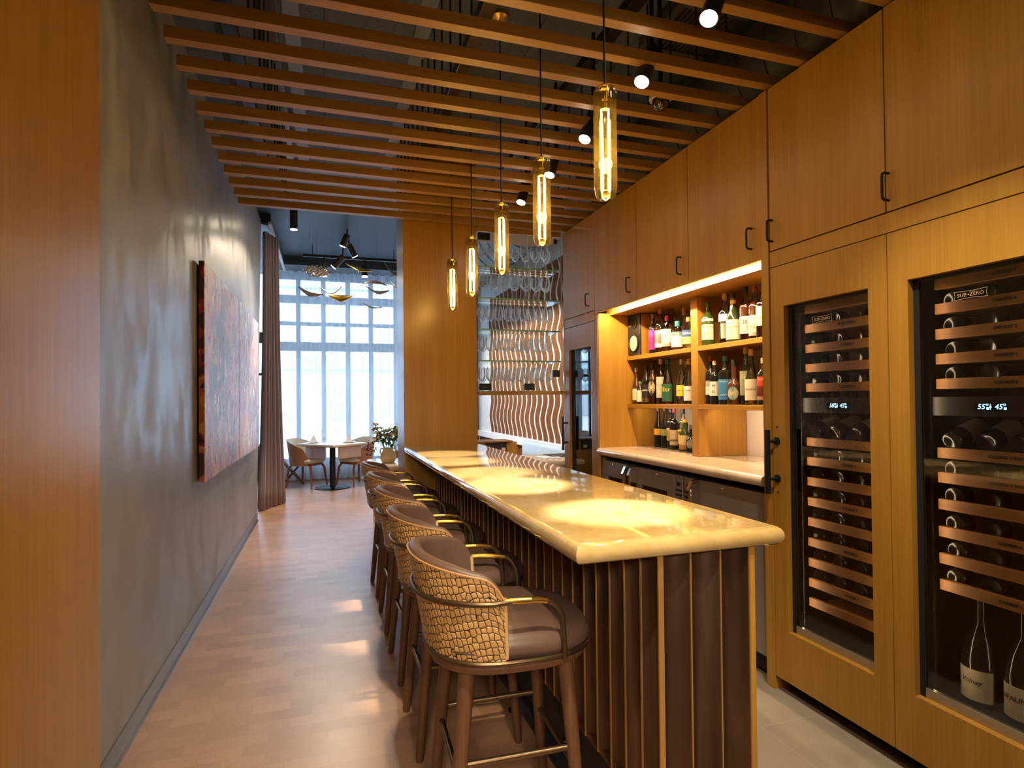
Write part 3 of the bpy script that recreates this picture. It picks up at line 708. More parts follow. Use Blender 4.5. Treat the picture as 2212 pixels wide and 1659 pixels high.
fridge(1.09, 1.745, 1.19, 1.66, 'right oak panelled wine fridge cut by the picture edge, with the 55 degree display', ('55', '45'), hi, loR, 1.222, {0: 'COURSE 7', 1: 'COURSE 4', 2: 'COURSE 3', 3: 'COURSE 2', 4: 'COURSE 1', 5: 'COURSE 2 RED 2', 6: 'COURSE 4 RED 1', 8: 'COURSE 6', 10: 'COURSE 5'}, None, 1.455)
struct('trim_toe_kick', MB().box(2.22, 2.24, .6, 2.385, 0, .10), 'matblack')
struct('wall_cabinet_end', MB().box(XF, 2.79, -1.5, 1.088, .07, 3.018), 'oak', smooth=False)
# wine bottles lying in the racks, base towards the door
def lying():
    t_ = thing('wine_bottle', '', 'wine bottle', (0, 0, 0))
    obj('bottle_body', MB().lathe([(.012, .008), (.026, .002), (.034, 0), (.038, .006), (.038, .19), (.030, .215), (.0145, .245), (.0135, .29), (.0145, .30), (0, .30)], (0, 0, .038), 20, 'x'), cm((.008, .009, .007), .12), t_)
    obj('label', MB().lathe([(.0384, .055), (.0384, .15)], (0, 0, .038), 20, 'x', cap=False), cm((.38, .33, .24), .6), t_)
    return t_
lb0 = lying(); first = [True]
def wine(x, y, z, label, group):
    b_ = lb0 if first[0] else dup(lb0); first[0] = False
    b_.location = (x, y, z); b_.rotation_euler = (0, 0, rnd.uniform(-.03, .03)); b_['label'] = label; b_['group'] = group; return b_
for side, y0, n, sp, rows in (('left', 2.235, 4, .112, hi[:5]+loL[:7]), ('right', 1.585, 4, .118, hi[:5]+loR[:5])):
    nm = ['top', 'second', 'third', 'fourth', 'fifth']+['first', 'second', 'third', 'fourth', 'fifth', 'sixth', 'seventh']
    for k, z in enumerate(rows):
        wh = ('above' if k < 5 else 'below')+' the temperature display'
        for j in range(n):
            wine(2.262+.01*rnd.random(), y0-j*sp+rnd.uniform(-.006, .006), z+.013, f'dark wine bottle lying on the {nm[k]} rack {wh}, {side} wine fridge', f'wine bottles on the {nm[k]} rack {wh}, {side} fridge')
    for j in range(4):
        b_ = wine(2.262, y0-j*sp, 1.236, f'wine bottle tilted on the display rack under the {side} fridge display', f'bottles on the display rack of the {side} fridge')
        b_.rotation_euler = (0, -.32, 0); b_.location.z = 1.252
for k, (y, word, lbl) in enumerate(((1.565, 'Volnay', 'big wine bottle with cream Volnay label standing in the bottom of the right fridge'), (1.415, 'BEAUNE', 'big wine bottle with cream Beaune label standing in the bottom of the right fridge'))):
    t_ = thing('magnum_bottle', lbl, 'wine bottle', (2.36, y, .301))
    obj('bottle_body', MB().lathe([(.060, 0), (.066, .008), (.066, .17), (.052, .235), (.022, .30), (.020, .37), (.022, .385), (0, .385)], (2.36, y, .301), 24), cm((.008, .009, .007), .12), t_)
    an = PI
    mb = MB(); mb.grid(lambda u, v: Vector((2.36+.0667*math.cos(PI+(u-.5)*2.2), y+.0667*math.sin(PI+(u-.5)*2.2), .322+v*.115)), 14, 1); lp = obj('label', mb, cm((.50, .43, .30), .6), t_)
    obj('vintage_tag', MB().lathe([(.026, .2355), (.024, .262)], (2.36, y, .322), 16, cap=False), cm((.5, .4, .22), .6), t_)
    text('label_text', word, .026, (2.36-.0674, y, .392), (0, -1, 0), (0, 0, 1), 'ink', lp, bend=.0673, shear=.3 if k == 0 else 0)
# ================================================================ bottles of the niche
VIEW = math.atan2(-.62, -.78)
PROF = {
 'std': [(.86, 0), (1, .012), (1, .60), (.93, .66), (.55, .73), (.40, .77), (.37, .90)],
 'wide': [(.9, 0), (1, .015), (1, .52), (.96, .58), (.62, .66), (.38, .71), (.36, .88)],
 'bord': [(.88, 0), (1, .012), (1, .62), (.94, .67), (.5, .72), (.37, .76), (.34, .92)],
 'burg': [(.88, 0), (1, .012), (1, .44), (.90, .52), (.60, .64), (.40, .76), (.36, .92)],
 'cone': [(.9, 0), (1, .015), (1, .30), (.86, .46), (.60, .62), (.40, .76), (.35, .90)],
 'squat': [(.9, 0), (1, .02), (1, .42), (.85, .48), (.45, .54), (.36, .60), (.34, .86)],
 'gin': [(.9, 0), (1, .02), (1, .50), (.88, .60), (.55, .68), (.42, .72), (.40, .84)],
}
def bottle(x, y, z, h, r, kind, glass, liquid, cap, bands, desc, oval=False, txt=None, cap_from=None, cat='bottle'):
    t_ = thing('bottle', desc, cat, (x, y, z))
    pr = PROF[kind]; c = (x, y, z)
    clear = glass == 'clear'
    body = [(a*r, b*h) for a, b in pr]
    top = pr[-1][1]
    obj('glass_body', MB().lathe(body+[(body[-1][0], top*h+.001)], c, 20), M['clearbottle'] if clear else cm(glass, .08), t_)
    if clear and liquid:
        lv = liquid[1]; q = [(max(.001, a*r-.0035), max(.006, b*h)) for a, b in pr if b < lv]
        # cut at the fill level
        for (a0, b0), (a1, b1) in zip(pr, pr[1:]):
            if b0 < lv <= b1: f = (lv-b0)/(b1-b0); q.append((max(.001, (a0+(a1-a0)*f)*r-.0035), lv*h))
        obj('liquor', MB().lathe(q, c, 18), cm(liquid[0], .12), t_)
    nr = pr[-1][0]*r
    cf = cap_from or top-.02
    obj('cap', MB().lathe([(nr+.0012, cf*h), (nr+.0016, .985*h), (nr+.0008, h), (0, h)], c, 16), cm(cap, .45), t_)
    lp = None
    for (z0, z1, cc) in bands:
        mb = MB()
        if oval:
            def f(u, v):
                a = u*2*PI; q = v*1.0; ww = math.cos(a)*q*.8; hh = math.sin(a)*q
                an = VIEW+ww*1.0; zz = (z0+z1)/2*h+hh*(z1-z0)/2*h
                return Vector((x+(r+.0008)*math.cos(an), y+(r+.0008)*math.sin(an), z+zz))
            mb.grid(f, 20, 4, closeu=True)
        else:
            mb.grid(lambda u, v: Vector((x+(r+.0007)*math.cos(VIEW+(u-.5)*2.3), y+(r+.0007)*math.sin(VIEW+(u-.5)*2.3), z+(z0+(z1-z0)*v)*h)), 14, 1)
        o = obj('label' if lp is None else 'label_band', mb, cm(cc, .6), t_ if lp is None else lp); lp = lp or o
    if txt and lp:
        for (s, size, zc, cc) in txt:
            n = Vector((math.cos(VIEW), math.sin(VIEW), 0)); xd = Vector((0, 0, 1)).cross(n)
            text('label_text', s, size, Vector((x, y, z+zc*h))+n*(r+.0012), xd, (0, 0, 1), cm(cc, .6), lp, ext=.0004, bend=r+.0012)
    return t_
DK = (.012, .012, .010); BR = (.10, .028, .008); GR = (.035, .055, .012); CORK = (.55, .33, .14)
PAR = (.72, .60, .38); WHT = (.78, .72, .62); INK = (.04, .03, .02); RED = (.50, .02, .02); BLU = (.03, .10, .30)
AMB = ((.16, .045, .010), .40); AMB2 = ((.13, .035, .010), .55); PALE = ((.55, .36, .10), .16)
S1, S2, S0 = 1.811, 1.416, 1.061
G1, G2, G3, G4, G5 = 'bottles left of the divider, upper shelf', 'bottles right of the divider, upper shelf', 'bottles left of the divider, lower shelf', 'bottles right of the divider, lower shelf', 'bottles standing on the back counter'
BT = [
 (2.46, 4.02, S1, .312, .034, 'bord', DK, None, (.30, .24, .50), [(.10, .70*.85, (.30, .03, .30)), (.12, .42, (.42, .04, .33))], 'dark bottle with magenta label and lavender cap beside the speaker, upper shelf', G1, 0, None),
 (2.47, 3.935, S1, .345, .039, 'std', 'clear', AMB2, CORK, [(.12, .50, WHT), (.2, .42, (.60, .25, .20))], 'clear whiskey bottle with cork and cream label with red sketch, upper left shelf', G1, 0, None),
 (2.53, 3.86, S1, .330, .038, 'std', 'clear', AMB2, (.10, .07, .05), [(.10, .50, (.05, .14, .12)), (.2, .4, (.10, .20, .14))], 'clear bottle with teal label and dark stopper, upper left shelf', G1, 0, None),
 (2.455, 3.815, S1, .272, .041, 'wide', 'clear', AMB, (.40, .03, .05), [(.14, .62, WHT), (.14, .24, (.60, .48, .32))], 'clear bottle with red cap and white label with black brush writing, upper left shelf', G1, 0, [('中', .04, .52, INK), ('久', .04, .38, INK)]),
 (2.57, 3.76, S1, .330, .035, 'gin', 'clear', None, CORK, [(.06, .30, (.50, .05, .05)), (.14, .2, WHT)], 'clear curvy bottle with cork and small red label, behind the others, upper left shelf', G1, 0, None),
 (2.455, 3.675, S1, .212, .045, 'gin', 'clear', ((.25, .05, .03), .35), (.02, .17, .23), [(.10, .60, WHT), (.48, .62, (.16, .26, .34))], 'short rounded bottle with teal cap and white and blue label, upper left shelf', G1, 0, None),
 (2.60, 3.60, S1, .365, .042, 'std', 'clear', ((.12, .018, .008), .80), (.62, .42, .18), [(.2, .5, PAR)], 'tall dark red spirit bottle with golden cork, behind, upper left shelf', G1, 0, None),
 (2.455, 3.54, S1, .223, .043, 'wide', 'clear', PALE, (.45, .18, .05), [(.14, .36, (.70, .52, .16)), (.36, .58, (.03, .09, .26))], 'bottle with blue and yellow label and orange topped blue cap, upper left shelf', G1, 0, [('COMAN', .022, .47, WHT)]),
 (2.47, 3.462, S1, .20, .036, 'std', BR, None, DK, [(.1, .36, WHT)], 'brown bottle half hidden by the divider with plain white label, upper left shelf', G1, 0, None),
 (2.46, 3.325, S1, .296, .042, 'std', GR, None, GR, [(.13, .48, PAR), (.55, .61, PAR)], 'olive green bottle with handwritten parchment label, first right of the divider, upper shelf', G2, 0, [('La Calèche', .02, .42, INK), ('calvados', .016, .26, INK)]),
 (2.53, 3.225, S1, .330, .039, 'std', 'clear', AMB, (.30, .03, .03), [(.12, .42, WHT)], 'clear amber brandy bottle with red cap and gold edged label, upper right shelf', G2, 0, None),
 (2.47, 3.165, S1, .326, .038, 'std', 'clear', None, (.60, .40, .14), [(.44, .58, WHT)], 'clear white spirit bottle with gold neck and little square label, upper right shelf', G2, 0, None),
 (2.46, 3.07, S1, .310, .045, 'burg', (.03, .04, .012), None, (.015, .013, .012), [(.05, .45, PAR)], 'dark green burgundy shaped bottle with cream label and white neck band, upper right shelf', G2, 0, [('BOURGOGNE', .012, .30, INK)]),
 (2.47, 2.965, S1, .333, .038, 'std', 'clear', ((.09, .016, .008), .66), (.02, .018, .016), [(.12, .44, (.40, .50, .55)), (.15, .41, WHT)], 'dark brandy bottle with black cap and blue framed white label, upper right shelf', G2, 0, [('20', .03, .33, INK)]),
 (2.47, 2.885, S1, .322, .038, 'std', 'clear', ((.10, .018, .010), .70), (.22, .04, .03), [(.12, .44, PAR), (.06, .12, (.3, .26, .22))], 'dark brandy bottle with maroon wax cap and JADE label, upper right shelf', G2, 0, [('JADE', .026, .22, INK)]),
 (2.58, 2.85, S1, .335, .037, 'bord', DK, None, (.45, .02, .03), [(.2, .4, PAR)], 'dark bottle with bright red cap standing behind, upper right shelf', G2, 0, None),
 (2.46, 2.81, S1, .320, .038, 'std', 'clear', ((.20, .045, .015), .20), (.03, .025, .02), [(.22, .58, PAR)], 'clear bottle with cream chateau label beside the post, upper right shelf', G2, 0, [('HAUT', .02, .36, INK)]),
 (2.46, 4.285, S2, .300, .034, 'burg', (.09, .02, .012), None, (.55, .40, .10), [(.10, .42, PAR)], 'dark red bottle with gold tipped cap and slanted cream label, leftmost on the lower shelf', G3, 0, None),
 (2.455, 4.215, S2, .185, .030, 'std', 'clear', AMB2, (.10, .22, .10), [(.1, .60, WHT)], 'small bottle with plain white label and green cap, lower left shelf', G3, 0, None),
 (2.46, 4.125, S2, .300, .037, 'std', DK, None, (.012, .012, .012), [(.05, .52, (.02, .018, .016)), (.05, .17, (.50, .24, .08))], 'black whiskey bottle with black label and copper strip, lower left shelf', G3, 0, [('BARREL', .018, .36, WHT)]),
 (2.46, 4.03, S2, .318, .037, 'std', 'clear', ((.14, .03, .008), .74), (.014, .013, .012), [(.20, .62, (.02, .016, .014)), (.25, .57, (.70, .56, .30))], 'bourbon bottle with round black and gold label, lower left shelf', G3, 1, None),
 (2.47, 3.93, S2, .350, .036, 'std', 'clear', AMB2, (.60, .40, .20), [(.14, .60, (.52, .48, .34))], 'tall bourbon bottle with cork and grey green label, lower left shelf', G3, 0, [('OLD OAK', .015, .42, INK)]),
 (2.46, 3.82, S2, .345, .043, 'cone', 'clear', AMB, (.02, .09, .04), [(.06, .44, (.02, .11, .05))], 'wide shouldered bourbon bottle with green label in yellow script, lower left shelf', G3, 0, [('ller', .05, .32, (.72, .55, .06))]),
 (2.56, 3.72, S2, .315, .040, 'cone', 'clear', AMB, (.62, .42, .05), [(.06, .42, (.02, .05, .16))], 'bourbon bottle with blue label and yellow cap, partly behind, lower left shelf', G3, 0, [('ller', .045, .32, (.72, .6, .2))]),
 (2.46, 3.64, S2, .326, .038, 'cone', 'clear', None, CORK, [(.18, .42, (.80, .55, .06))], 'clear sloping bottle with cork and yellow label, lower left shelf', G3, 0, [('GENTIANE', .010, .30, INK)]),
 (2.46, 3.548, S2, .322, .038, 'cone', 'clear', None, CORK, [(.08, .40, WHT)], 'clear sloping bottle with cork and white label with dark bird mark, lower left shelf', G3, 0, [('POIRE', .014, .30, INK)]),
 (2.47, 3.318, S2, .322, .034, 'bord', DK, None, (.35, .02, .02), [(.20, .50, WHT), (.38, .50, (.35, .04, .03))], 'black vermouth bottle with red cap and red and white label, lower right shelf', G4, 0, [('AGN', .026, .44, WHT)]),
 (2.455, 3.256, S2, .290, .033, 'bord', DK, None, (.60, .40, .18), [(.20, .52, WHT)], 'black bottle with M R initials on white label, lower right shelf', G4, 0, [('M', .03, .42, INK), ('R', .03, .28, INK)]),
 (2.46, 3.155, S2, .313, .044, 'bord', DK, None, (.06, .17, .27), [(.10, .52, (.04, .20, .42))], 'black bottle with blue ship label and blue cap, lower right shelf', G4, 0, [('PAQUEBOT', .011, .47, WHT), ('NAVY', .017, .20, WHT)]),
 (2.46, 3.07, S2, .285, .043, 'squat', (.09, .03, .015), None, (.012, .012, .012), [(.10, .40, (.12, .28, .26)), (.13, .37, (.68, .56, .34))], 'squat amber bottle with oval teal and cream label and black cap, lower right shelf', G4, 1, None),
 (2.48, 2.985, S2, .358, .036, 'std', 'clear', ((.10, .09, .05), .2), CORK, [(.16, .58, (.24, .25, .13))], 'tall clear mezcal bottle with patterned khaki label, lower right shelf', G4, 0, [('Ga', .036, .48, PAR), ('a', .036, .36, PAR)]),
 (2.46, 2.915, S2, .338, .037, 'cone', 'clear', ((.30, .12, .03), .1), CORK, [(.08, .46, (.74, .64, .50))], 'clear bottle with copper neck and white AMARO label, lower right shelf', G4, 0, [('AMARO', .019, .27, INK)]),
 (2.58, 2.86, S2, .34, .036, 'std', 'clear', None, CORK, [(.2, .4, PAR)], 'clear corked bottle half hidden at the back beside the post, lower right shelf', G4, 0, None),
 (2.46, 2.81, S2, .278, .037, 'std', DK, None, CORK, [(.10, .60, (.62, .05, .02)), (.18, .40, (.05, .03, .03)), (.10, .18, (.80, .65, .45))], 'dark bottle with bright red label lettered JURO beside the post, lower right shelf', G4, 0, [('JURO', .022, .54, WHT)]),
 (2.62, 4.215, S0, .325, .035, 'burg', DK, None, (.08, .035, .02), [(.30, .46, (.72, .34, .03))], 'dark wine bottle with orange label, leftmost on the back counter', G5, 0, None),
 (2.62, 4.115, S0, .325, .035, 'burg', DK, None, (.08, .035, .02), [(.30, .46, (.30, .30, .12))], 'dark wine bottle with olive label, second from left on the back counter', G5, 0, None),
 (2.62, 4.03, S0, .316, .034, 'bord', DK, None, (.05, .06, .22), [(.20, .52, (.60, .52, .34)), (.23, .46, (.80, .42, .03))], 'dark vermouth bottle with blue cap and yellow label on the back counter', G5, 0, None),
 (2.60, 3.955, S0, .315, .035, 'bord', DK, None, (.50, .02, .02), [(.10, .48, (.60, .44, .28)), (.20, .25, (.1, .06, .04))], 'dark vermouth bottle with red cap and tan label on the back counter', G5, 0, None),
 (2.61, 3.85, S0, .317, .038, 'std', 'clear', ((.30, .22, .05), .3), (.015, .014, .013), [(.16, .50, (.80, .62, .04)), (.40, .46, INK)], 'clear bottle with yellow label and black cap on the back counter', G5, 0, None),
 (2.58, 3.785, S0, .240, .043, 'burg', (.05, .075, .02), None, (.75, .36, .03), [(.06, .50, (.72, .54, .26)), (.06, .20, (.75, .35, .03))], 'green chartreuse coloured bottle with orange cap and cream label on the back counter', G5, 0, None),
 (2.58, 3.70, S0, .20, .042, 'squat', DK, None, (.12, .06, .03), [(.14, .46, (.16, .24, .26)), (.20, .40, (.45, .22, .10))], 'dark squat bottle with round grey label, partly behind the divider on the back counter', G5, 1, None),
]
for (x, y, z, h, r, kind, glass, liq, cap, bands, desc, grp, ov, tx) in BT:
    o = bottle(x, y, z, h, r, kind, glass, liq, cap, bands, desc, bool(ov), tx); o['group'] = grp
obj('neck_band', MB().lathe([(.0175, .86*.31-.045), (.0182, .86*.31-.001)], (2.46, 3.07, S1), 16, cap=False), cm(WHT), [o for o in COL.objects if o.get('label', '').startswith('dark green burgundy')][0])
sp = thing('speaker', 'black fronted oak loudspeaker with pale cone standing on the upper shelf', 'speaker', (2.52, 4.23, 1.811))
obj('cabinet', MB().box(2.425, 2.62, 4.135, 4.330, 1.811, 2.146, .002), 'oak', sp)
obj('baffle', MB().box(2.412, 2.426, 4.135, 4.330, 1.811, 2.146, .002), 'blackplastic', sp)
w_ = obj('woofer', MB().lathe([(.078, 2.412), (.078, 2.404), (.066, 2.402), (.064, 2.410)], (0, 4.232, 1.915), 28, 'x', cap=False), 'black', sp)
obj('cone', MB().lathe([(.064, 2.408), (.024, 2.424), (.024, 2.420), (.012, 2.412), (0, 2.410)], (0, 4.232, 1.915), 24, 'x'), cm((.72, .58, .36), .6), w_)
obj('tweeter', MB().lathe([(.046, 2.412), (.046, 2.407), (.028, 2.405), (.026, 2.411), (.014, 2.409), (.008, 2.403), (0, 2.402)], (0, 4.225, 2.075), 24, 'x'), 'black', sp)
obj('badge', MB().box(2.410, 2.413, 4.285, 4.315, 2.055, 2.068), cm((.35, .25, .18)), sp)
for y in (4.145, 4.32):
    for z in (1.822, 1.995, 2.135): obj('bolt', MB().lathe([(.004, 2.413), (.004, 2.410), (0, 2.4095)], (0, y, z), 8, 'x'), 'chrome', sp)
# ================================================================ slats of the ceiling
ordn = ['first', 'second', 'third', 'fourth', 'fifth', 'sixth', 'seventh', 'eighth', 'ninth', 'tenth', 'eleventh', 'twelfth', 'thirteenth', 'fourteenth', 'fifteenth', 'sixteenth']
sl = None
for k in range(16):
    y = 5.0-.22*k
    if sl is None:
        sl = thing('ceiling_slat', '', 'slat', (.8, 5.0, 3.03), 'oak slats hung below the ceiling')
        obj('slat_board', MB().box(-.655, 2.32, 5.0, 5.052, 3.03, 3.082, .001), 'oak_x', sl)
        for x in (-.30, .60, 1.72): obj('hanger_rod', MB().tube([(x, 5.026, 3.08), (x, 5.026, 3.662)], .005, 6), 'cordblack', sl)
        s = sl
    else: s = dup(sl)
    s.location = (.8, y, 3.03)
    s['label'] = f'oak ceiling slat crossing the room, {ordn[k]} counting from the window end'
for x, lb in ((-.30, 'dark copper coloured rail fixed to the ceiling near the plaster wall'), (-.52, 'dark track bar fixed to the ceiling nearest the plaster wall'), (.86, 'dark bronze ceiling bar above the pendant lamps'), (1.62, 'black lighting track above the bar that carries the spotlights')):
    o = obj('ceiling_rail', MB().box(x-.04, x+.04, .2, 5.6, 3.60, 3.66, .003), 'black' if x < -.4 or x > 1 else pmat('dark brass bar', (.10, .065, .03), .35, .8)); tag(o, lb, 'rail')
for x in (-.18, .56): struct('trim_ceiling_'+('1' if x < 0 else '2'), MB().box(x-.045, x+.045, .2, 5.65, 3.652, 3.662), pmat('grey ceiling batten', (.16, .19, .22), .5))
# ---------------------------------------------------------------- air duct, grille, camera
dk = thing('air_duct', 'dark round spiral air duct running above the slats at the right', 'duct', (2.62, 3, 3.2))
obj('pipe', MB().tube([(2.46, .3, 3.335), (2.46, 5.05, 3.335)], .30, 28), cm((.035, .035, .037), .5), dk)
mb = MB()
for k in range(22): mb.tube([(2.46+.303*math.cos(a), .6+k*.21+.16*a/PI, 3.335+.303*math.sin(a)) for a in [PI*.5+PI*j/14 for j in range(15)]], .005, 5)
obj('spiral_seam', mb, cm((.055, .055, .058), .5), dk)
vg = thing('air_vent', 'grey slotted air grille set in the dark ceiling above the overhead cabinets', 'vent', (2.0, 3.0, 3.55))
obj('frame', MB().box(1.80, 2.30, 2.62, 2.66, 3.56, 3.62).box(1.80, 2.30, 3.02, 3.06, 3.56, 3.62).box(1.80, 1.84, 2.66, 3.02, 3.56, 3.62).box(2.26, 2.30, 2.66, 3.02, 3.56, 3.62).box(1.82, 2.28, 2.64, 3.04, 3.62, 3.66), cm((.07, .07, .072)), vg, smooth=False)
mb = MB()
for k in range(14): mb.box(1.85+k*.03, 1.862+k*.03, 2.66, 3.02, 3.57, 3.61)
obj('louvre', mb, cm((.06, .06, .062)), vg, smooth=False)
dc = thing('security_camera', 'dome security camera hanging between the ceiling slats beside the spotlights', 'camera', (1.73, 2.72, 3.1))
obj('base_ring', MB().lathe([(.055, 3.085), (.062, 3.075), (.062, 3.060), (.050, 3.056)], (1.715, 2.695, 0), 24), cm((.35, .33, .30), .5), dc)
obj('dome', MB().lathe([(.047, 3.058), (.044, 3.035), (.034, 3.015), (.018, 3.004), (0, 3.001)], (1.715, 2.695, 0), 24, cap=False), 'dome', dc)
obj('lens', MB().sphere((1.712, 2.69, 3.04), .018), 'chrome', dc)
obj('stem', MB().tube([(1.715, 2.695, 3.08), (1.715, 2.695, 3.66)], .012, 8), 'black', dc)
# ---------------------------------------------------------------- spotlights
def spot(lens, top, mount_z, label, name='track_spotlight', r=.037, energy=60, aim=None, group=None, cone=62, clr=(1.0, .85, .62), size=.03):
    L, T = Vector(lens), Vector(top); d = (L-T).normalized()
    t_ = thing(name, label, 'spotlight', (T.x, T.y, mount_z), group)
    obj('can', MB().tube([T, L], r, 22), 'blackplastic', t_)
    obj('lens', MB().tube([L+d*.0005, L+d*.004], r*.86, 22), 'lens', t_)
    obj('bracket', MB().tube([T-d*-.02, (T.x, T.y, mount_z)], .011, 8), 'black', t_)
    lamp('beam', 'SPOT', L+d*.02, energy, clr, t_, aim=aim or L+d, size=size, spot=cone, blend=.7)
g_ = 'spotlights over the bar'
spot((1.435, 1.91, 2.945), (1.535, 1.955, 3.14), 3.60, 'nearest lit ceiling spotlight at the top edge of the picture', aim=(.99, 1.86, 1.06), group=g_, energy=350, cone=17, clr=(1, .92, .80))
spot((1.425, 2.40, 2.952), (1.51, 2.44, 3.14), 3.60, 'second lit ceiling spotlight, beside the dome camera', aim=(.84, 2.60, 1.06), group=g_, energy=340, cone=18, clr=(1, .92, .80))
spot((1.425, 3.035, 2.955), (1.50, 3.06, 3.13), 3.60, 'lit ceiling spotlight just left behind the nearest pendant lamp', aim=(.85, 3.1, 1.06), group=g_, energy=260, cone=19, clr=(1, .90, .76))
spot((1.415, 4.15, 2.955), (1.47, 4.17, 3.13), 3.60, 'unlit looking angled spotlight left of the second pendant lamp', aim=(.85, 4.3, 1.06), group=g_, energy=260, cone=19, clr=(1, .90, .76))
spot((1.43, 3.60, 2.96), (1.49, 3.62, 3.14), 3.60, 'spotlight hidden behind the second pendant lamp', aim=(.8, 3.75, 1.06), group=g_, energy=260, cone=19, clr=(1, .90, .76))
for y, ax in ((1.25, 2.136), (.55, 2.136)):   # unseen lamps added on the same track as fill light
    spot((1.43, y, 2.96), (1.42, y-.03, 3.14), 3.60, 'added unseen fill spotlight of the bar track behind the viewpoint', energy=45, aim=(1.75, y+.3, 0), group=g_, cone=80)
spot((.30, .75, 3.02), (.28, .7, 3.2), 3.60, 'added unseen fill spotlight near the entry panel behind the viewpoint', energy=80, aim=(.35, 2.5, .3), group=g_, cone=70)  # unseen lamp added to brighten the aisle
for x, lb in ((-.40, 'left added fill spotlight behind the viewpoint facing the bar stools'), (.35, 'right added fill spotlight behind the viewpoint facing the bar stools')):  # unseen lamps added to light the stools from the viewer's side
    spot((x, -1.0, 2.05), (x-.02, -1.15, 2.15), 3.66, lb, energy=62, aim=(x*.4+.62, 2.7, .55), cone=44, size=.22, clr=(1, .84, .66))
# ---------------------------------------------------------------- pendants
def pendant():
    p = thing('pendant_lamp', '', 'pendant lamp', (.955, 0, 2.17), 'amber glass pendant lamps over the bar')
    c = (.955, 0, 2.17); R = .041
    obj('glass_tube', MB().lathe([(.018, .402), (.033, .400), (.040, .390), (R, .372), (R, .05), (.036, .015), (.028, .004), (.020, .0)], c, 28, cap=False), 'amber', p)
    fr = obj('filament_frame', MB().lathe([(.013, .345), (.013, .325), (.004, .32)], c, 12).lathe([(.010, .02), (.012, .03), (.004, .036)], c, 12), 'brass', p)
    for a in (.3, 1.87, 3.44, 5.01): obj('filament', MB().tube([(.955+.018*math.cos(a), .018*math.sin(a), 2.20), (.955+.018*math.cos(a), .018*math.sin(a), 2.49)], .0030, 8), 'led', fr)
    obj('neck_cap', MB().lathe([(.012, .36), (.014, .40), (.010, .412), (.004, .42)], c, 14), 'brass', p)
    obj('cord', MB().tube([(.955, 0, 2.585), (.955, 0, 3.645)], .0042, 8), 'cordblack', p)
    obj('canopy', MB().lathe([(.012, 3.622), (.052, 3.638), (.055, 3.66), (0, 3.66)], (.955, 0, 0), 24), 'brass', p)
    lamp('glow', 'POINT', (.955, 0, 2.33), 1.3, (1, .72, .34), p, size=.03)
    return p
pd = pendant()
for k, (y, lb) in enumerate(zip((1.862, 2.503, 3.147, 3.852, 4.497), ('nearest and largest looking amber glass pendant lamp over the bar', 'second nearest amber pendant lamp over the bar', 'middle amber pendant lamp of the five over the bar', 'fourth amber pendant lamp, in front of the edge of the wood pier', 'farthest amber pendant lamp, hanging before the wood pier'))):
    s = pd if k == 0 else dup(pd)
    s.location.y = y; s['label'] = lb
# ================================================================ painting
for nm, y0, y1, lb, sd in (('painting', 4.32, 5.925, 'left abstract canvas of pink, mauve and grey paint on the plaster wall', 0), ('painting', 5.945, 7.57, 'right abstract canvas of mauve and grey paint at the far end of the plaster wall', 3.7)):
    p = thing(nm, lb, 'painting', (-.80, (y0+y1)/2, .93), 'the two canvases on the plaster wall')
    obj('canvas', MB().box(-.775, -.771, y0, y1, .93, 2.41), painting('thick abstract paint', sd+1.3, sd == 0), p, smooth=False)
    obj('painted_edge', MB().box(-.806, -.775, y0, y1, .93, 2.41), 'canvas_edge', p, smooth=False)
    obj('stretcher', MB().box(-.8195, -.806, y0+.03, y1-.03, .96, 2.38), 'black', p, smooth=False)
# ================================================================ curtains
def drape(x0, x1, y, z0, z1, pitch, amp, seed, flare=0, axis='x', nv=12):
    r2 = random.Random(seed); n = int((x1-x0)/pitch); ph = [r2.uniform(-.8, .8) for _ in range(n+3)]; am = [r2.uniform(.55, 1.25) for _ in range(n+3)]
    m = MB()
    def f(u, v):
        s = u*n; i = int(s); t_ = s-i; a = am[i]*(1-t_)+am[i+1]*t_; p = ph[i]*(1-t_)+ph[i+1]*t_
        zz = z0+(z1-z0)*v; fl_ = 1+flare*(1-v)
        d = amp*a*fl_*math.sin(2*PI*s+p*(1.0+.4*(1-v)))
        xx = x0+(x1-x0)*(.5+(u-.5)*fl_)
        return Vector((xx, y+d, zz)) if axis == 'x' else Vector((y+d, xx, zz))
    m.grid(f, n*12, nv); return m
sh = obj('sheer_curtain', drape(-.86, 2.85, 11.28, .03, 3.86, .15, .05, 5), 'sheer', ang=180); tag(sh, 'white sheer pleated curtain filling the window at the far end', 'curtain')
def gathered(A, B, z0, z1, n, amp, seed):
    r2 = random.Random(seed); ph = [r2.uniform(-.6, .6) for _ in range(n+2)]; am = [r2.uniform(.7, 1.3) for _ in range(n+2)]
    A, B = Vector(A), Vector(B); d = (B-A); nrm = Vector((d.y, -d.x)).normalized(); m = MB()
    def f(u, v):
        s_ = u*n; i = int(s_); t_ = s_-i; a_ = am[i]*(1-t_)+am[i+1]*t_; p_ = ph[i]*(1-t_)+ph[i+1]*t_; w_ = .60+.45*(1-v)**2
        q = A.lerp(B, .5+(u-.5)*w_)+nrm*amp*a_*w_*math.sin(2*PI*s_+p_)
        return Vector((q.x, q.y, z0+(z1-z0)*v))
    m.grid(f, n*14, 14); return m
mv = obj('curtain', gathered((-.86, 8.47), (-.60, 9.08), .01, 3.80, 6, .062, 9), 'velvet', ang=180); tag(mv, 'mauve velvet curtain drawn aside at the end of the plaster wall', 'curtain')
sd_ = mv.modifiers.new('cloth', 'SOLIDIFY'); sd_.thickness = .006
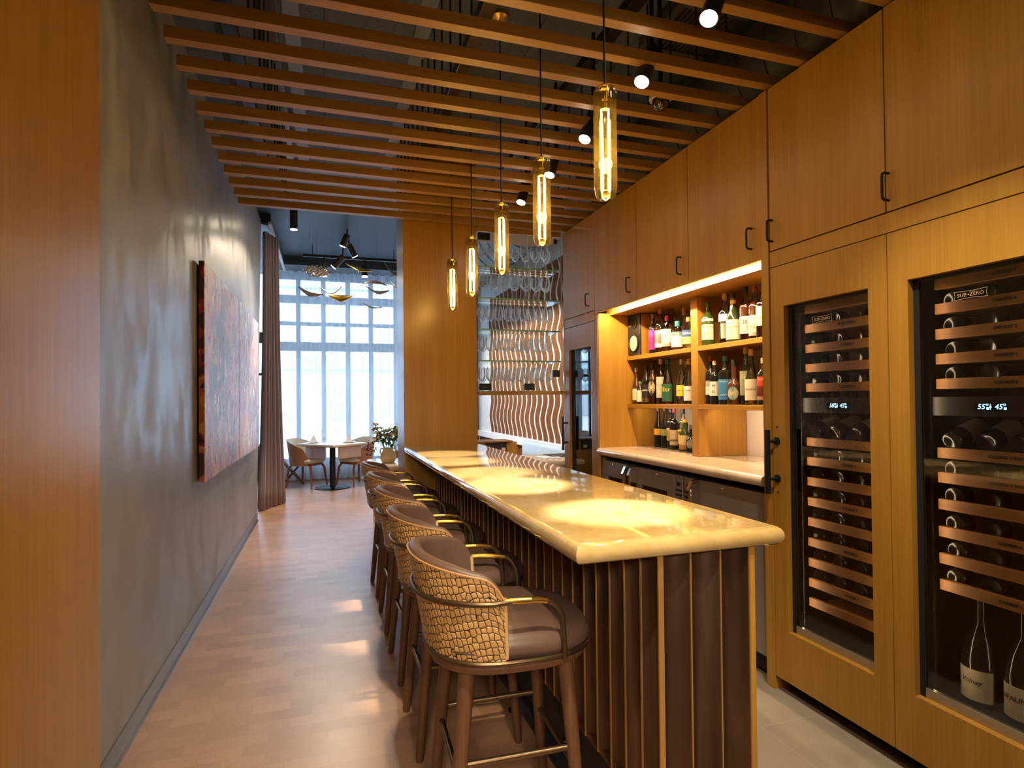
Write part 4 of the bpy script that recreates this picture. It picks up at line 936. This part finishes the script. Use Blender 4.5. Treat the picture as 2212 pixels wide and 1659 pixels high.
tr = obj('curtain_track', MB().box(-.72, -.68, 8.3, 11.2, 3.82, 3.852), cm((.5, .5, .5), .4)); tag(tr, 'pale curtain track under the navy soffit above the mauve curtain', 'curtain track')
bxn = obj('soffit_end_box', MB().box(-.98, -.70, 8.38, 8.43, 3.86, 3.98), 'matblack'); tag(bxn, 'black box at the near end of the navy soffit', 'box')
# ================================================================ front room lights
t1 = obj('lighting_track', MB().box(-.34, 1.25, 9.88, 9.92, 3.80, 3.84), 'black'); tag(t1, 'black lighting track crossing the front room in front of the curtain', 'track')
for x in (-.2, 1.1): obj('drop_rod', MB().tube([(x, 9.9, 3.83), (x, 9.9, 4.0)], .006, 6), 'black', t1)
t2 = obj('lighting_track', MB().box(.27, .31, 7.4, 9.80, 3.90, 3.94), 'black'); tag(t2, 'black lighting track running towards the window in the front room', 'track')
for y in (7.6, 9.6): obj('drop_rod', MB().tube([(.29, y, 3.93), (.29, y, 4.0)], .006, 6), 'black', t2)
gf = 'spotlights of the front room'
CW = (1, .82, .6)
spot((-.36, 7.45, 3.54), (-.36, 7.45, 3.78), 4.0, 'single lit black spotlight on the front room ceiling near the curtain', r=.045, energy=120, aim=(-.1, 7.2, 0), group=gf, clr=CW)
spot((.235, 8.55, 3.66), (.30, 8.52, 3.82), 3.90, 'lit spotlight facing the viewer on the track running to the window', r=.045, energy=85, aim=(-.77, 6.2, 1.75), group=gf, clr=CW, cone=50)
spot((.42, 8.95, 3.62), (.33, 8.9, 3.78), 3.90, 'spotlight tilted right on the track running to the window', r=.045, energy=60, aim=(-.77, 7.0, 1.6), group=gf, clr=CW, cone=50)
spot((.12, 9.55, 3.58), (.27, 9.5, 3.74), 3.90, 'spotlight tilted left at the window end of the track', r=.05, energy=60, aim=(-.4, 9.3, 0), group=gf, clr=CW)
spot((-.02, 9.9, 3.50), (-.02, 9.9, 3.72), 3.80, 'black spotlight hanging left on the crossing track beside the silver fish', r=.05, energy=25, aim=(-.2, 10.2, 0), group=gf, clr=CW)
spot((.62, 9.86, 3.52), (.62, 9.9, 3.70), 3.80, 'lit spotlight behind the golden ray on the crossing track', r=.05, energy=30, aim=(.5, 9.2, 0), group=gf, clr=CW)
spot((1.22, 9.86, 3.52), (1.22, 9.9, 3.70), 3.80, 'lit spotlight at the pier end of the crossing track', r=.05, energy=30, aim=(1.0, 9.0, 0), group=gf, clr=CW)
# ================================================================ hanging rays
def ray(c, span, rz, tilt, curl, mat, label, tail=True, body=1.0):
    t_ = thing('hanging_ray', label, 'hanging sculpture', c, 'ray and fish sculptures hung before the window')
    mb = MB()
    def f(u, v):
        s = u*2-1; ch = .16*body*(1-abs(s)**1.3)+.012; y = (v-.5)*ch*span*2+.10*span*abs(s)
        return Vector((s*span/2, y, curl*span*abs(s)**1.8+.02*span*math.sin(PI*v)*(1-abs(s))))
    mb.grid(f, 24, 8)
    mb.xform(Matrix.Translation(c) @ Matrix.Rotation(rz, 4, 'Z') @ Matrix.Rotation(tilt[0], 4, 'X') @ Matrix.Rotation(tilt[1], 4, 'Y'))
    b_ = obj('body', mb, mat, t_, ang=80); m_ = b_.modifiers.new('thick', 'SOLIDIFY'); m_.thickness = .012
    if tail: obj('tail', MB().tube([Vector((0, .13*span, 0)), Vector((.03*span, .34*span, -.06*span))], [.008, .002], 6).xform(Matrix.Translation(c) @ Matrix.Rotation(rz, 4, 'Z')), mat, t_)
    obj('wire', MB().tube([(c[0], c[1], c[2]+.01), (c[0], c[1], 4.0)], .0012, 4), 'cordblack', t_)
RY = [((.72, 9.0, 3.27), .37, 0, (.5, .05), -.14, 'brownray', 'grey brown ray arching downward, upper right of the hanging group'), ((.75, 9.1, 3.10), .37, .2, (.5, .1), .16, 'brownray', 'grey ray with lifted wings, right of centre below the arching ray'),
      ((-.22, 9.0, 3.03), .36, -.2, (.6, .34), .13, 'brownray', 'grey brown ray leaning right, leftmost of the hanging group'), ((.09, 9.0, 3.075), .29, 0, (.45, -.12), .28, 'brownray', 'tan ray curled like a smile, in the middle of the hanging group'),
      ((.21, 9.0, 2.985), .36, .3, (1.0, -.08), .08, 'goldfish', 'shiny gold ray hanging lowest in the middle'), ((.68, 9.0, 2.88), .28, 0, (.3, .18), .12, 'brownray', 'light tan ray hanging lowest on the right'),
      ((.48, 9.0, 3.44), .42, .1, (.6, .22), .05, 'goldfish', 'shiny gold ray under the track, top centre'), ((1.02, 9.0, 3.40), .40, 0, (.5, .2), .32, 'brownray', 'pale curved ray beside the wood pier, top right'), ((1.02, 9.0, 3.20), .22, 0, (.5, .3), .3, 'whitecool', 'little white ray beside the wood pier below the pale curved ray')]
for a, yy in zip(RY, (8.7, 9.3, 8.8, 9.35, 8.75, 9.05, 9.2, 8.85, 9.3)):
    q = yy/9.0; c_ = a[0]; ray((c_[0]*q, yy, 1.46+(c_[2]-1.46)*q), a[1]*q, a[2], a[3], a[4], a[5], a[6])
sf = thing('hanging_fish', 'hammered silver leaf shaped fish hanging at the upper left before the curtain', 'hanging sculpture', (-.12, 9, 3.38), 'ray and fish sculptures hung before the window')
mb = MB(); mb.grid(lambda u, v: Vector((-.12+.20*(u*2-1)*(1), 9.0-.02*math.sin(PI*v)*math.sin(PI*u)+.012*math.sin(u*40)*math.sin(v*23), 3.383+(.085*math.sin(PI*u)**.8)*(v*2-1)-.03*(u-.5))), 30, 14)
obj('body', mb, 'silverfish', sf, ang=20); obj('wire', MB().tube([(-.12, 9, 3.45), (-.12, 9, 4.0)], .0012, 4), 'cordblack', sf)

for x, y, lb in ((1.75, 6.3, 'added fill spotlight on the dining room ceiling nearest the stemware rack'), (1.75, 8.0, 'added fill spotlight on the dining room ceiling in the middle'), (1.75, 9.7, 'added fill spotlight on the dining room ceiling near the window')):  # lamps added to brighten the wavy wall
    spot((x, y, 3.55), (x-.03, y, 3.72), 4.0, lb, energy=110, aim=(2.97, y+.3, 1.5), group='added fill spotlights of the dining room', cone=90, clr=(1, .92, .82))
# ================================================================ dining table and chairs
TA = math.radians(39.3)
dt = thing('dining_table', 'white topped dining table on a round black pedestal before the curtain', 'table', (.087, 10.41, 0))
def rot(mb, c, a): return mb.xform(Matrix.Translation(c) @ Matrix.Rotation(a, 4, 'Z'))
obj('tabletop', rot(MB().box(-.355, .355, -.475, .475, .722, .75, .004), (.087, 10.41, 0), TA), cm((.74, .74, .74), .25), dt)
obj('edge_band', rot(MB().box(-.357, .357, -.477, .477, .706, .724, .003), (.087, 10.41, 0), TA), cm((.38, .27, .15), .5), dt)
obj('column', MB().tube([(.10, 10.33, .02), (.10, 10.33, .71)], .048, 20), 'iron', dt)
obj('base_disc', MB().lathe([(0, 0), (.295, 0), (.297, .008), (.285, .014), (.06, .02), (0, .02)], (.10, 10.30, 0), 40), 'iron', dt)
def chair(label, loc, ang):
    r = thing('dining_chair', label, 'dining chair', (0, 0, 0), 'upholstered dining chairs')
    mb = MB()
    def seat(u, v):
        a = u*2*PI; k = [(.90, .42), (1, .44), (1, .47), (.93, .49), (.6, .50), (.02, .505)][int(round(v*5))]
        c, s = math.cos(a), math.sin(a); n = 3; return Vector((.02+.255*k[0]*math.copysign(abs(c)**(2/n), c), .255*k[0]*math.copysign(abs(s)**(2/n), s), k[1]))
    g = mb.grid(seat, 36, 5, closeu=True); mb.bm.faces.new([c[-1] for c in g]); mb.bm.faces.new([c[0] for c in g][::-1]); obj('seat', mb, 'upholstery', r, ang=70)
    TH = math.radians(128)
    def top(a): a = abs(a)/TH; return .82-.19*max(0, (a-.25)/.75)**1.1-.12*max(0, (a-.85)/.15)
    def sp(th, z, off): k = (z-.38)/.44; a = .265+.075*k-off; b = .27+.04*k-off; return Vector((-a*math.cos(th)+.0, b*math.sin(th), z))
    mb = MB(); mb.grid(lambda u, v: sp((u*2-1)*TH, .38+(top((u*2-1)*TH)-.38)*v, 0), 40, 8); obj('back_shell', mb, 'brownfur', r, ang=80)
    mb = MB(); mb.grid(lambda u, v: sp((u*2-1)*TH, .40+(top((u*2-1)*TH)+.006-.40)*v, .004+.03*min(1, (1-v)*7)), 40, 10); obj('back_cushion', mb, 'upholstery', r, ang=80)
    obj('under_frame', MB().box(-.20, .22, -.19, .19, .375, .42, .02), 'teak', r)
    for sx in (-1, 1):
        for sy in (-1, 1): obj('leg', MB().tube([(sx*.12, sy*.12, .395), (sx*.18, sy*.17, .385), (sx*.215, sy*.195, .33), (sx*.25, sy*.225, 0)], [.020, .022, .021, .013], 12), 'teak', r)
    r.location = loc; r.rotation_euler = (0, 0, ang); return r
chair('upholstered dining chair left of the white table, tan shell and cream seat', (-.32, 10.57, 0), math.radians(-33))
chair('upholstered dining chair right of the white table, turned away behind the flowers', (.50, 10.52, 0), math.radians(217))
chair('tan backed dining chair half hidden by the wood pier, beyond the flower vase', (1.12, 9.1, 0), math.radians(160))
def onT(u, v): c, s = math.cos(TA), math.sin(TA); return (.087+u*c-v*s, 10.41+u*s+v*c)
for k, (u, v, lb) in enumerate(((-.15, .28, 'white dinner plate on the left side of the dining table'), (.2, -.2, 'white dinner plate on the right side of the dining table'))):
    x, y = onT(u, v); o = obj('plate', MB().lathe([(0, .751), (.06, .751), (.115, .764), (.117, .767), (.06, .756), (0, .755)], (x, y, 0), 24), 'whitecool'); tag(o, lb, 'plate', 'plates on the dining table')
    t_ = thing('folded_napkin', f'folded cloth napkin standing on the {"left" if k == 0 else "right"} dinner plate', 'napkin', (x, y, .757), 'napkins on the dining table')
    obj('cloth', MB().prism([(-.07, 0), (.07, 0), (.02, .10), (0, .13), (-.03, .09)], .012, 'xz', -.006).xform(Matrix.Translation((x, y, .757)) @ Matrix.Rotation(.5, 4, 'Z')), 'napkin', t_)
x, y = onT(-.18, -.36); cd_ = thing('candle', 'round cream candle in a small glass at the front corner of the dining table', 'candle', (x, y, .75))
obj('wax', MB().lathe([(.03, 0), (.042, .02), (.044, .05), (.032, .072), (0, .074)], (x, y, .752), 18), 'candle', cd_); obj('glass_cup', MB().lathe([(.038, 0), (.05, .02), (.052, .06), (.046, .075)], (x, y, .7505), 18, cap=False), 'wineglass', cd_)
for k, (yy, x0, lb, cc) in enumerate(((10.30, -.30, 'lilac satin cloth panel hanging below the left edge of the dining table', (.50, .47, .62)), (10.42, .22, 'pinkish satin cloth panel hanging below the right edge of the dining table', (.62, .52, .46)))):
    m_ = MB(); a = TA if k else TA+PI/2
    ux, uy = (math.cos(a), math.sin(a)); px, py = onT(-.33, 0) if k == 0 else onT(0, -.45)
    m_.grid(lambda u, v: Vector((px+ux*(u-.5)*.5-uy*.008*math.sin(u*19), py+uy*(u-.5)*.5+ux*.008*math.sin(u*19), (.515+v*.189))), 24, 6)
    o = obj('hanging_cloth', m_, cm(cc, .35), ang=180); tag(o, lb, 'cloth', 'satin cloths under the table edge'); o.modifiers.new('t', 'SOLIDIFY').thickness = .003
xs_ = thing('folding_stand', 'reddish crossed leg folding stand behind the left dining chair', 'stand', (-.55, 11.0, 0))
for k, yy in enumerate((10.93, 11.07)):
    obj('leg', MB().tube([(-.74, yy, .42), (-.38, yy, .0)], .02, 4), 'walnut', xs_); obj('leg', MB().tube([(-.38, yy+.03, .42), (-.74, yy+.03, 0.0)], .02, 4), 'walnut', xs_)
obj('top_bar', MB().box(-.78, -.70, 10.88, 11.13, .40, .44).box(-.42, -.34, 10.88, 11.13, .40, .44), 'walnut', xs_)
# ---------------------------------------------------------------- wine glasses
def glassmesh(kind):
    H, R = {'big': (.245, .050), 'mid': (.225, .041), 'tulip': (.225, .034)}[kind]
    t_ = thing('wine_glass', '', 'wine glass', (0, 0, 0))
    b = H*.42
    obj('bowl', MB().lathe([(.004, b), (R*.55, b+.012), (R*.9, b+.036), (R, b+.06), (R*.92, b+.095), (R*.70, H)], (0, 0, 0), 18, cap=False), 'wineglass', t_, ang=80)
    obj('stem', MB().lathe([(.0035, .006), (.003, b*.6), (.0045, b)], (0, 0, 0), 8), 'wineglass', t_)
    obj('foot', MB().lathe([(0, .0), (R*.85, 0), (R*.85, .0015), (.004, .007)], (0, 0, 0), 18), 'wineglass', t_)
    return t_
GP = {k: glassmesh(k) for k in ('big', 'mid', 'tulip')}; used = set()
def wglass(kind, x, y, z, label, group):
    s = GP[kind] if kind not in used else dup(GP[kind]); used.add(kind)
    s.location = (x, y, z); s.rotation_euler = (0, 0, 0); s['label'] = label; s['group'] = group; return s
for (u, v, k) in ((-.28, .12, 'mid'), (-.05, .15, 'mid'), (.1, -.05, 'big')):
    x, y = onT(u, v); wglass(k, x, y, .7505, 'stemmed wine glass standing empty on the white dining table', 'wine glasses on the dining table')
# ================================================================ stemware rack between the pier and the glazed cabinet
rk = thing('stemware_rack', 'glass shelved stemware rack with oak sill and header between pier and cabinets', 'shelving', (1.72, 5.1, 1.5))
obj('sill', MB().box(1.313, 2.134, 5.07, 5.46, 1.505, 1.538, .002), 'oak_x', rk)
obj('header', MB().box(1.313, 2.134, 5.10, 5.45, 2.995, 3.10, .002), 'oak_x', rk)
ZS = [1.825, 2.11, 2.40, 2.69]
for z in ZS:
    s = obj('glass_shelf', MB().box(1.318, 2.130, 5.12, 5.44, z-.012, z), 'shelfglass', rk, smooth=False)
    obj('front_edge', MB().box(1.318, 2.130, 5.1175, 5.12, z-.012, z), 'shelfedge', s, smooth=False)
for x0, x1 in ((1.316, 1.80), (1.806, 2.132)):
    d = obj('glass_door', MB().box(x0, x1, 5.092, 5.098, 1.54, 2.994), 'shelfglass', rk, smooth=False)
    obj('door_edge', MB().box(x1-.004, x1, 5.090, 5.092, 1.54, 2.994), cm((.62, .75, .75), .2), d, smooth=False)
for x, z, ww in ((1.375, 1.575, .055), (1.80, 1.575, .05), (1.375, 2.945, .055), (2.07, 1.70, .033)): obj('hinge', MB().box(x-ww, x+ww, 5.078, 5.104, z-.028, z+.034, .002), 'black', rk)
obj('catch', MB().box(2.06, 2.09, 5.08, 5.1, 2.93, 2.975, .003), 'black', rk)
rows = [(1.539, 'tulip', 10, 'bottom row on the oak sill'), (1.826, 'tulip', 10, 'lowest glass shelf'), (2.111, 'mid', 9, 'second glass shelf'), (2.401, 'big', 7, 'third glass shelf'), (2.691, 'mid', 7, 'top glass shelf')]
for z, kind, n, nm in rows:
    for row, yy in enumerate((5.19, 5.30, 5.39)):
        if row == 2 and kind != 'tulip': continue
        for k in range(n):
            x = 1.37+(k+.5*(row % 2))*(.74/n)+rnd.uniform(-.006, .006)
            if x > 2.085: continue
            wglass(kind, x, yy+rnd.uniform(-.006, .006), z, f'clear stemmed wine glass on the {nm} of the stemware rack', f'wine glasses, {nm}')
# ---------------------------------------------------------------- station and banquette beyond the rack
wsn = thing('service_station', 'oak service box with black insert and flap behind the far end of the bar', 'cabinet', (1.6, 5.7, 0))
obj('box', MB().box(1.36, 1.86, 5.66, 5.95, 0, 1.028, .002), 'oak', wsn)
obj('black_insert', MB().box(1.52, 1.745, 5.64, 5.665, .93, 1.03), 'blackplastic', wsn, smooth=False)
obj('flap', MB().box(1.36, 1.80, 5.60, 5.9, 1.034, 1.046), 'oak_x', wsn, smooth=False)
obj('card', MB().box(1.69, 1.73, 5.635, 5.64, .945, .975), cm((.7, .6, .45)), wsn, smooth=False)
sc_ = thing('service_counter', 'low counter with pale bullnosed stone top beyond the passage end of the bar', 'counter', (2.1, 5.6, 0))
obj('stone_top', nose_slab(1.87, 2.92, 5.30, 5.95, .80, .86, .028, ('y-', 'x-')), 'paleonyx', sc_)
obj('carcass', MB().box(1.92, 2.92, 5.36, 5.95, 0, .80), 'oak', sc_, smooth=False)
ty = thing('menu_tray', 'flat dark menu tray lying on the pale service counter', 'tray', (2.35, 5.7, .86)); obj('board', MB().box(2.22, 2.52, 5.62, 5.86, .861, .872, .002), 'blackplastic', ty); obj('papers', MB().box(2.08, 2.3, 5.5, 5.75, .861, .866), 'whitecool', ty, smooth=False)
bq = thing('banquette', 'pale blue leather banquette along the wavy wall', 'banquette', (2.7, 7.4, 0))
obj('seat', MB().box(2.35, 2.92, 6.3, 8.2, .18, .46, .03, 3), 'banquette', bq); obj('backrest', MB().box(2.76, 2.92, 6.3, 8.2, .46, .86, .05, 3), 'banquette', bq); obj('plinth', MB().box(2.42, 2.92, 6.35, 8.15, 0, .18), 'wavewood', bq, smooth=False)
# dining room ceiling duct seen through the rack
d2 = thing('air_duct', 'big spiral duct tinted blue for daylight above the dining room, seen through the stemware rack', 'duct', (2.3, 8, 3.4))
obj('pipe', MB().tube([(2.25, 6.1, 3.62), (2.25, 11.0, 3.62)], .36, 28), cm((.10, .15, .20), .5), d2)  # dark duct coloured blue grey in place of the blue daylight on it
mb = MB()
for k in range(16): mb.tube([(2.25+.363*math.cos(a), 6.2+k*.29+.2*a/PI, 3.62+.363*math.sin(a)) for a in [PI*.8+PI*1.4*j/18 for j in range(19)]], .007, 5)
obj('spiral_seam', mb, cm((.03, .04, .055), .5), d2)
# ================================================================ console, vase and flowers
cn = thing('side_console', 'low oak console with rounded pale stone top behind the wood pier', 'console', (.9, 7.0, 0))
obj('stone_top', nose_slab(.47, 1.5, 6.50, 7.35, .685, .75, .032, ('x-', 'y-', 'y+')), 'paleonyx', cn)
obj('carcass', MB().box(.54, 1.5, 6.6, 7.3, 0, .685), 'oak', cn, smooth=False)
VX, VY, VZ = .680, 6.84, .7505
vs = thing('vase', 'squat cream two handled vase holding the flowers on the stone console', 'vase', (VX, VY, VZ))
obj('body', MB().lathe([(.062, 0), (.076, .008), (.096, .05), (.093, .08), (.068, .125), (.056, .150), (.058, .168), (.052, .168), (.050, .150), (.07, .11), (.08, .05), (0, .02)], (VX, VY, VZ), 28), 'cream', vs, ang=70)
for s in (-1, 1): obj('handle', MB().tube([(VX+s*.055, VY, VZ+.158), (VX+s*.078, VY, VZ+.163), (VX+s*.090, VY, VZ+.145), (VX+s*.090, VY, VZ+.12), (VX+s*.082, VY, VZ+.098)], .008, 8), 'cream', vs)
def leafm(mb, p, d, L, wdt):
    d = Vector(d).normalized(); s = d.cross(Vector((0, 0, 1))).normalized(); n = s.cross(d)
    g = [[mb.bm.verts.new(Vector(p)+d*L*t_+s*k*wdt*math.sin(PI*min(1, t_*.9+.06))+n*(.12*L*math.sin(PI*t_)-abs(k)*-.15*wdt)) for k in (-1, 0, 1)] for t_ in (0, .25, .5, .75, 1)]
    for i in range(4):
        for j in range(2): mb.bm.faces.new((g[i][j], g[i][j+1], g[i+1][j+1], g[i+1][j]))
def sprig(dx, dz, dy, label, heads):
    t_ = thing('flower_stem', label, 'flower', (VX, VY, VZ+.12), 'hellebore stems in the vase')
    p0 = Vector((VX+dx*.12, VY+dy*.12, VZ+.06)); p1 = Vector((VX+dx*.5, VY+dy*.4, VZ+.168+dz*.45)); p2 = Vector((VX+dx, VY+dy, VZ+.168+dz))
    obj('stem', MB().tube([p0, p0.lerp(p1, .5), p1, p1.lerp(p2, .6), p2], .0035, 6), 'leaf', t_)
    mb = MB()
    for k in range(16):
        q = p1.lerp(p2, rnd.random()) if k < 11 else p0.lerp(p1, .6+rnd.random()*.4); leafm(mb, q, (rnd.uniform(-1, 1), rnd.uniform(-1, 1), rnd.uniform(-.3, .9)), rnd.uniform(.05, .085), rnd.uniform(.012, .021))
    obj('leaves', mb, 'leaf', t_, ang=80)
    for k in range(heads):
        c = p2+Vector((rnd.uniform(-.035, .035), rnd.uniform(-.03, .03), rnd.uniform(-.05, .01)*k)); mb = MB(); ax = rnd.uniform(0, 6)
        for j in range(5): a = ax+j*2*PI/5; leafm(mb, c, (math.cos(a), math.sin(a)*.8-.3, -.25+.3*math.sin(a)), .048, .023)
        obj('flower_head', mb, 'petal' if rnd.random() < .55 else 'petal2', t_, ang=80)
where = ['tall left', 'upper left middle', 'centre', 'upper right', 'far right by the pier', 'low left', 'low right', 'left drooping', 'back centre', 'right middle']
for k, (dx, dz, dy) in enumerate(((-.155, .28, 0), (-.06, .235, -.05), (.0, .20, .05), (.075, .23, 0), (.17, .27, .03), (-.13, .12, -.03), (.12, .13, -.03), (-.11, .17, .06), (.02, .17, -.06), (.13, .20, .06))):
    sprig(dx, dz, dy, f'green hellebore stem with dusty blooms in the vase, {where[k]}', 3)
for s, dx, dz, lb in ((0, -.185, .015, 'dark purple berry spray drooping over the left side of the vase'), (1, .17, .03, 'dark purple berry spray leaning to the right side of the vase by the pier')):
    t_ = thing('berry_spray', lb, 'flower', (VX, VY, VZ+.15), 'purple berry sprays in the vase')
    P0 = Vector((VX+.03*(1 if s else -1), VY, VZ+.12)); P1 = Vector((VX+dx*.5, VY-.01, VZ+.19)); P2 = Vector((VX+dx, VY-.03, VZ+.15+dz))
    obj('stem', MB().tube([P0, P1, P2], .003, 6), 'leaf', t_)
    mb = MB()
    for k in range(46): mb.sphere(P2+Vector((rnd.gauss(0, .027)+(-.0 if s else -.02)*(k % 3), rnd.gauss(0, .02), rnd.gauss(.0, .038))), rnd.uniform(.006, .010), 6, 5)
    obj('berries', mb, 'berry', t_, ang=80)
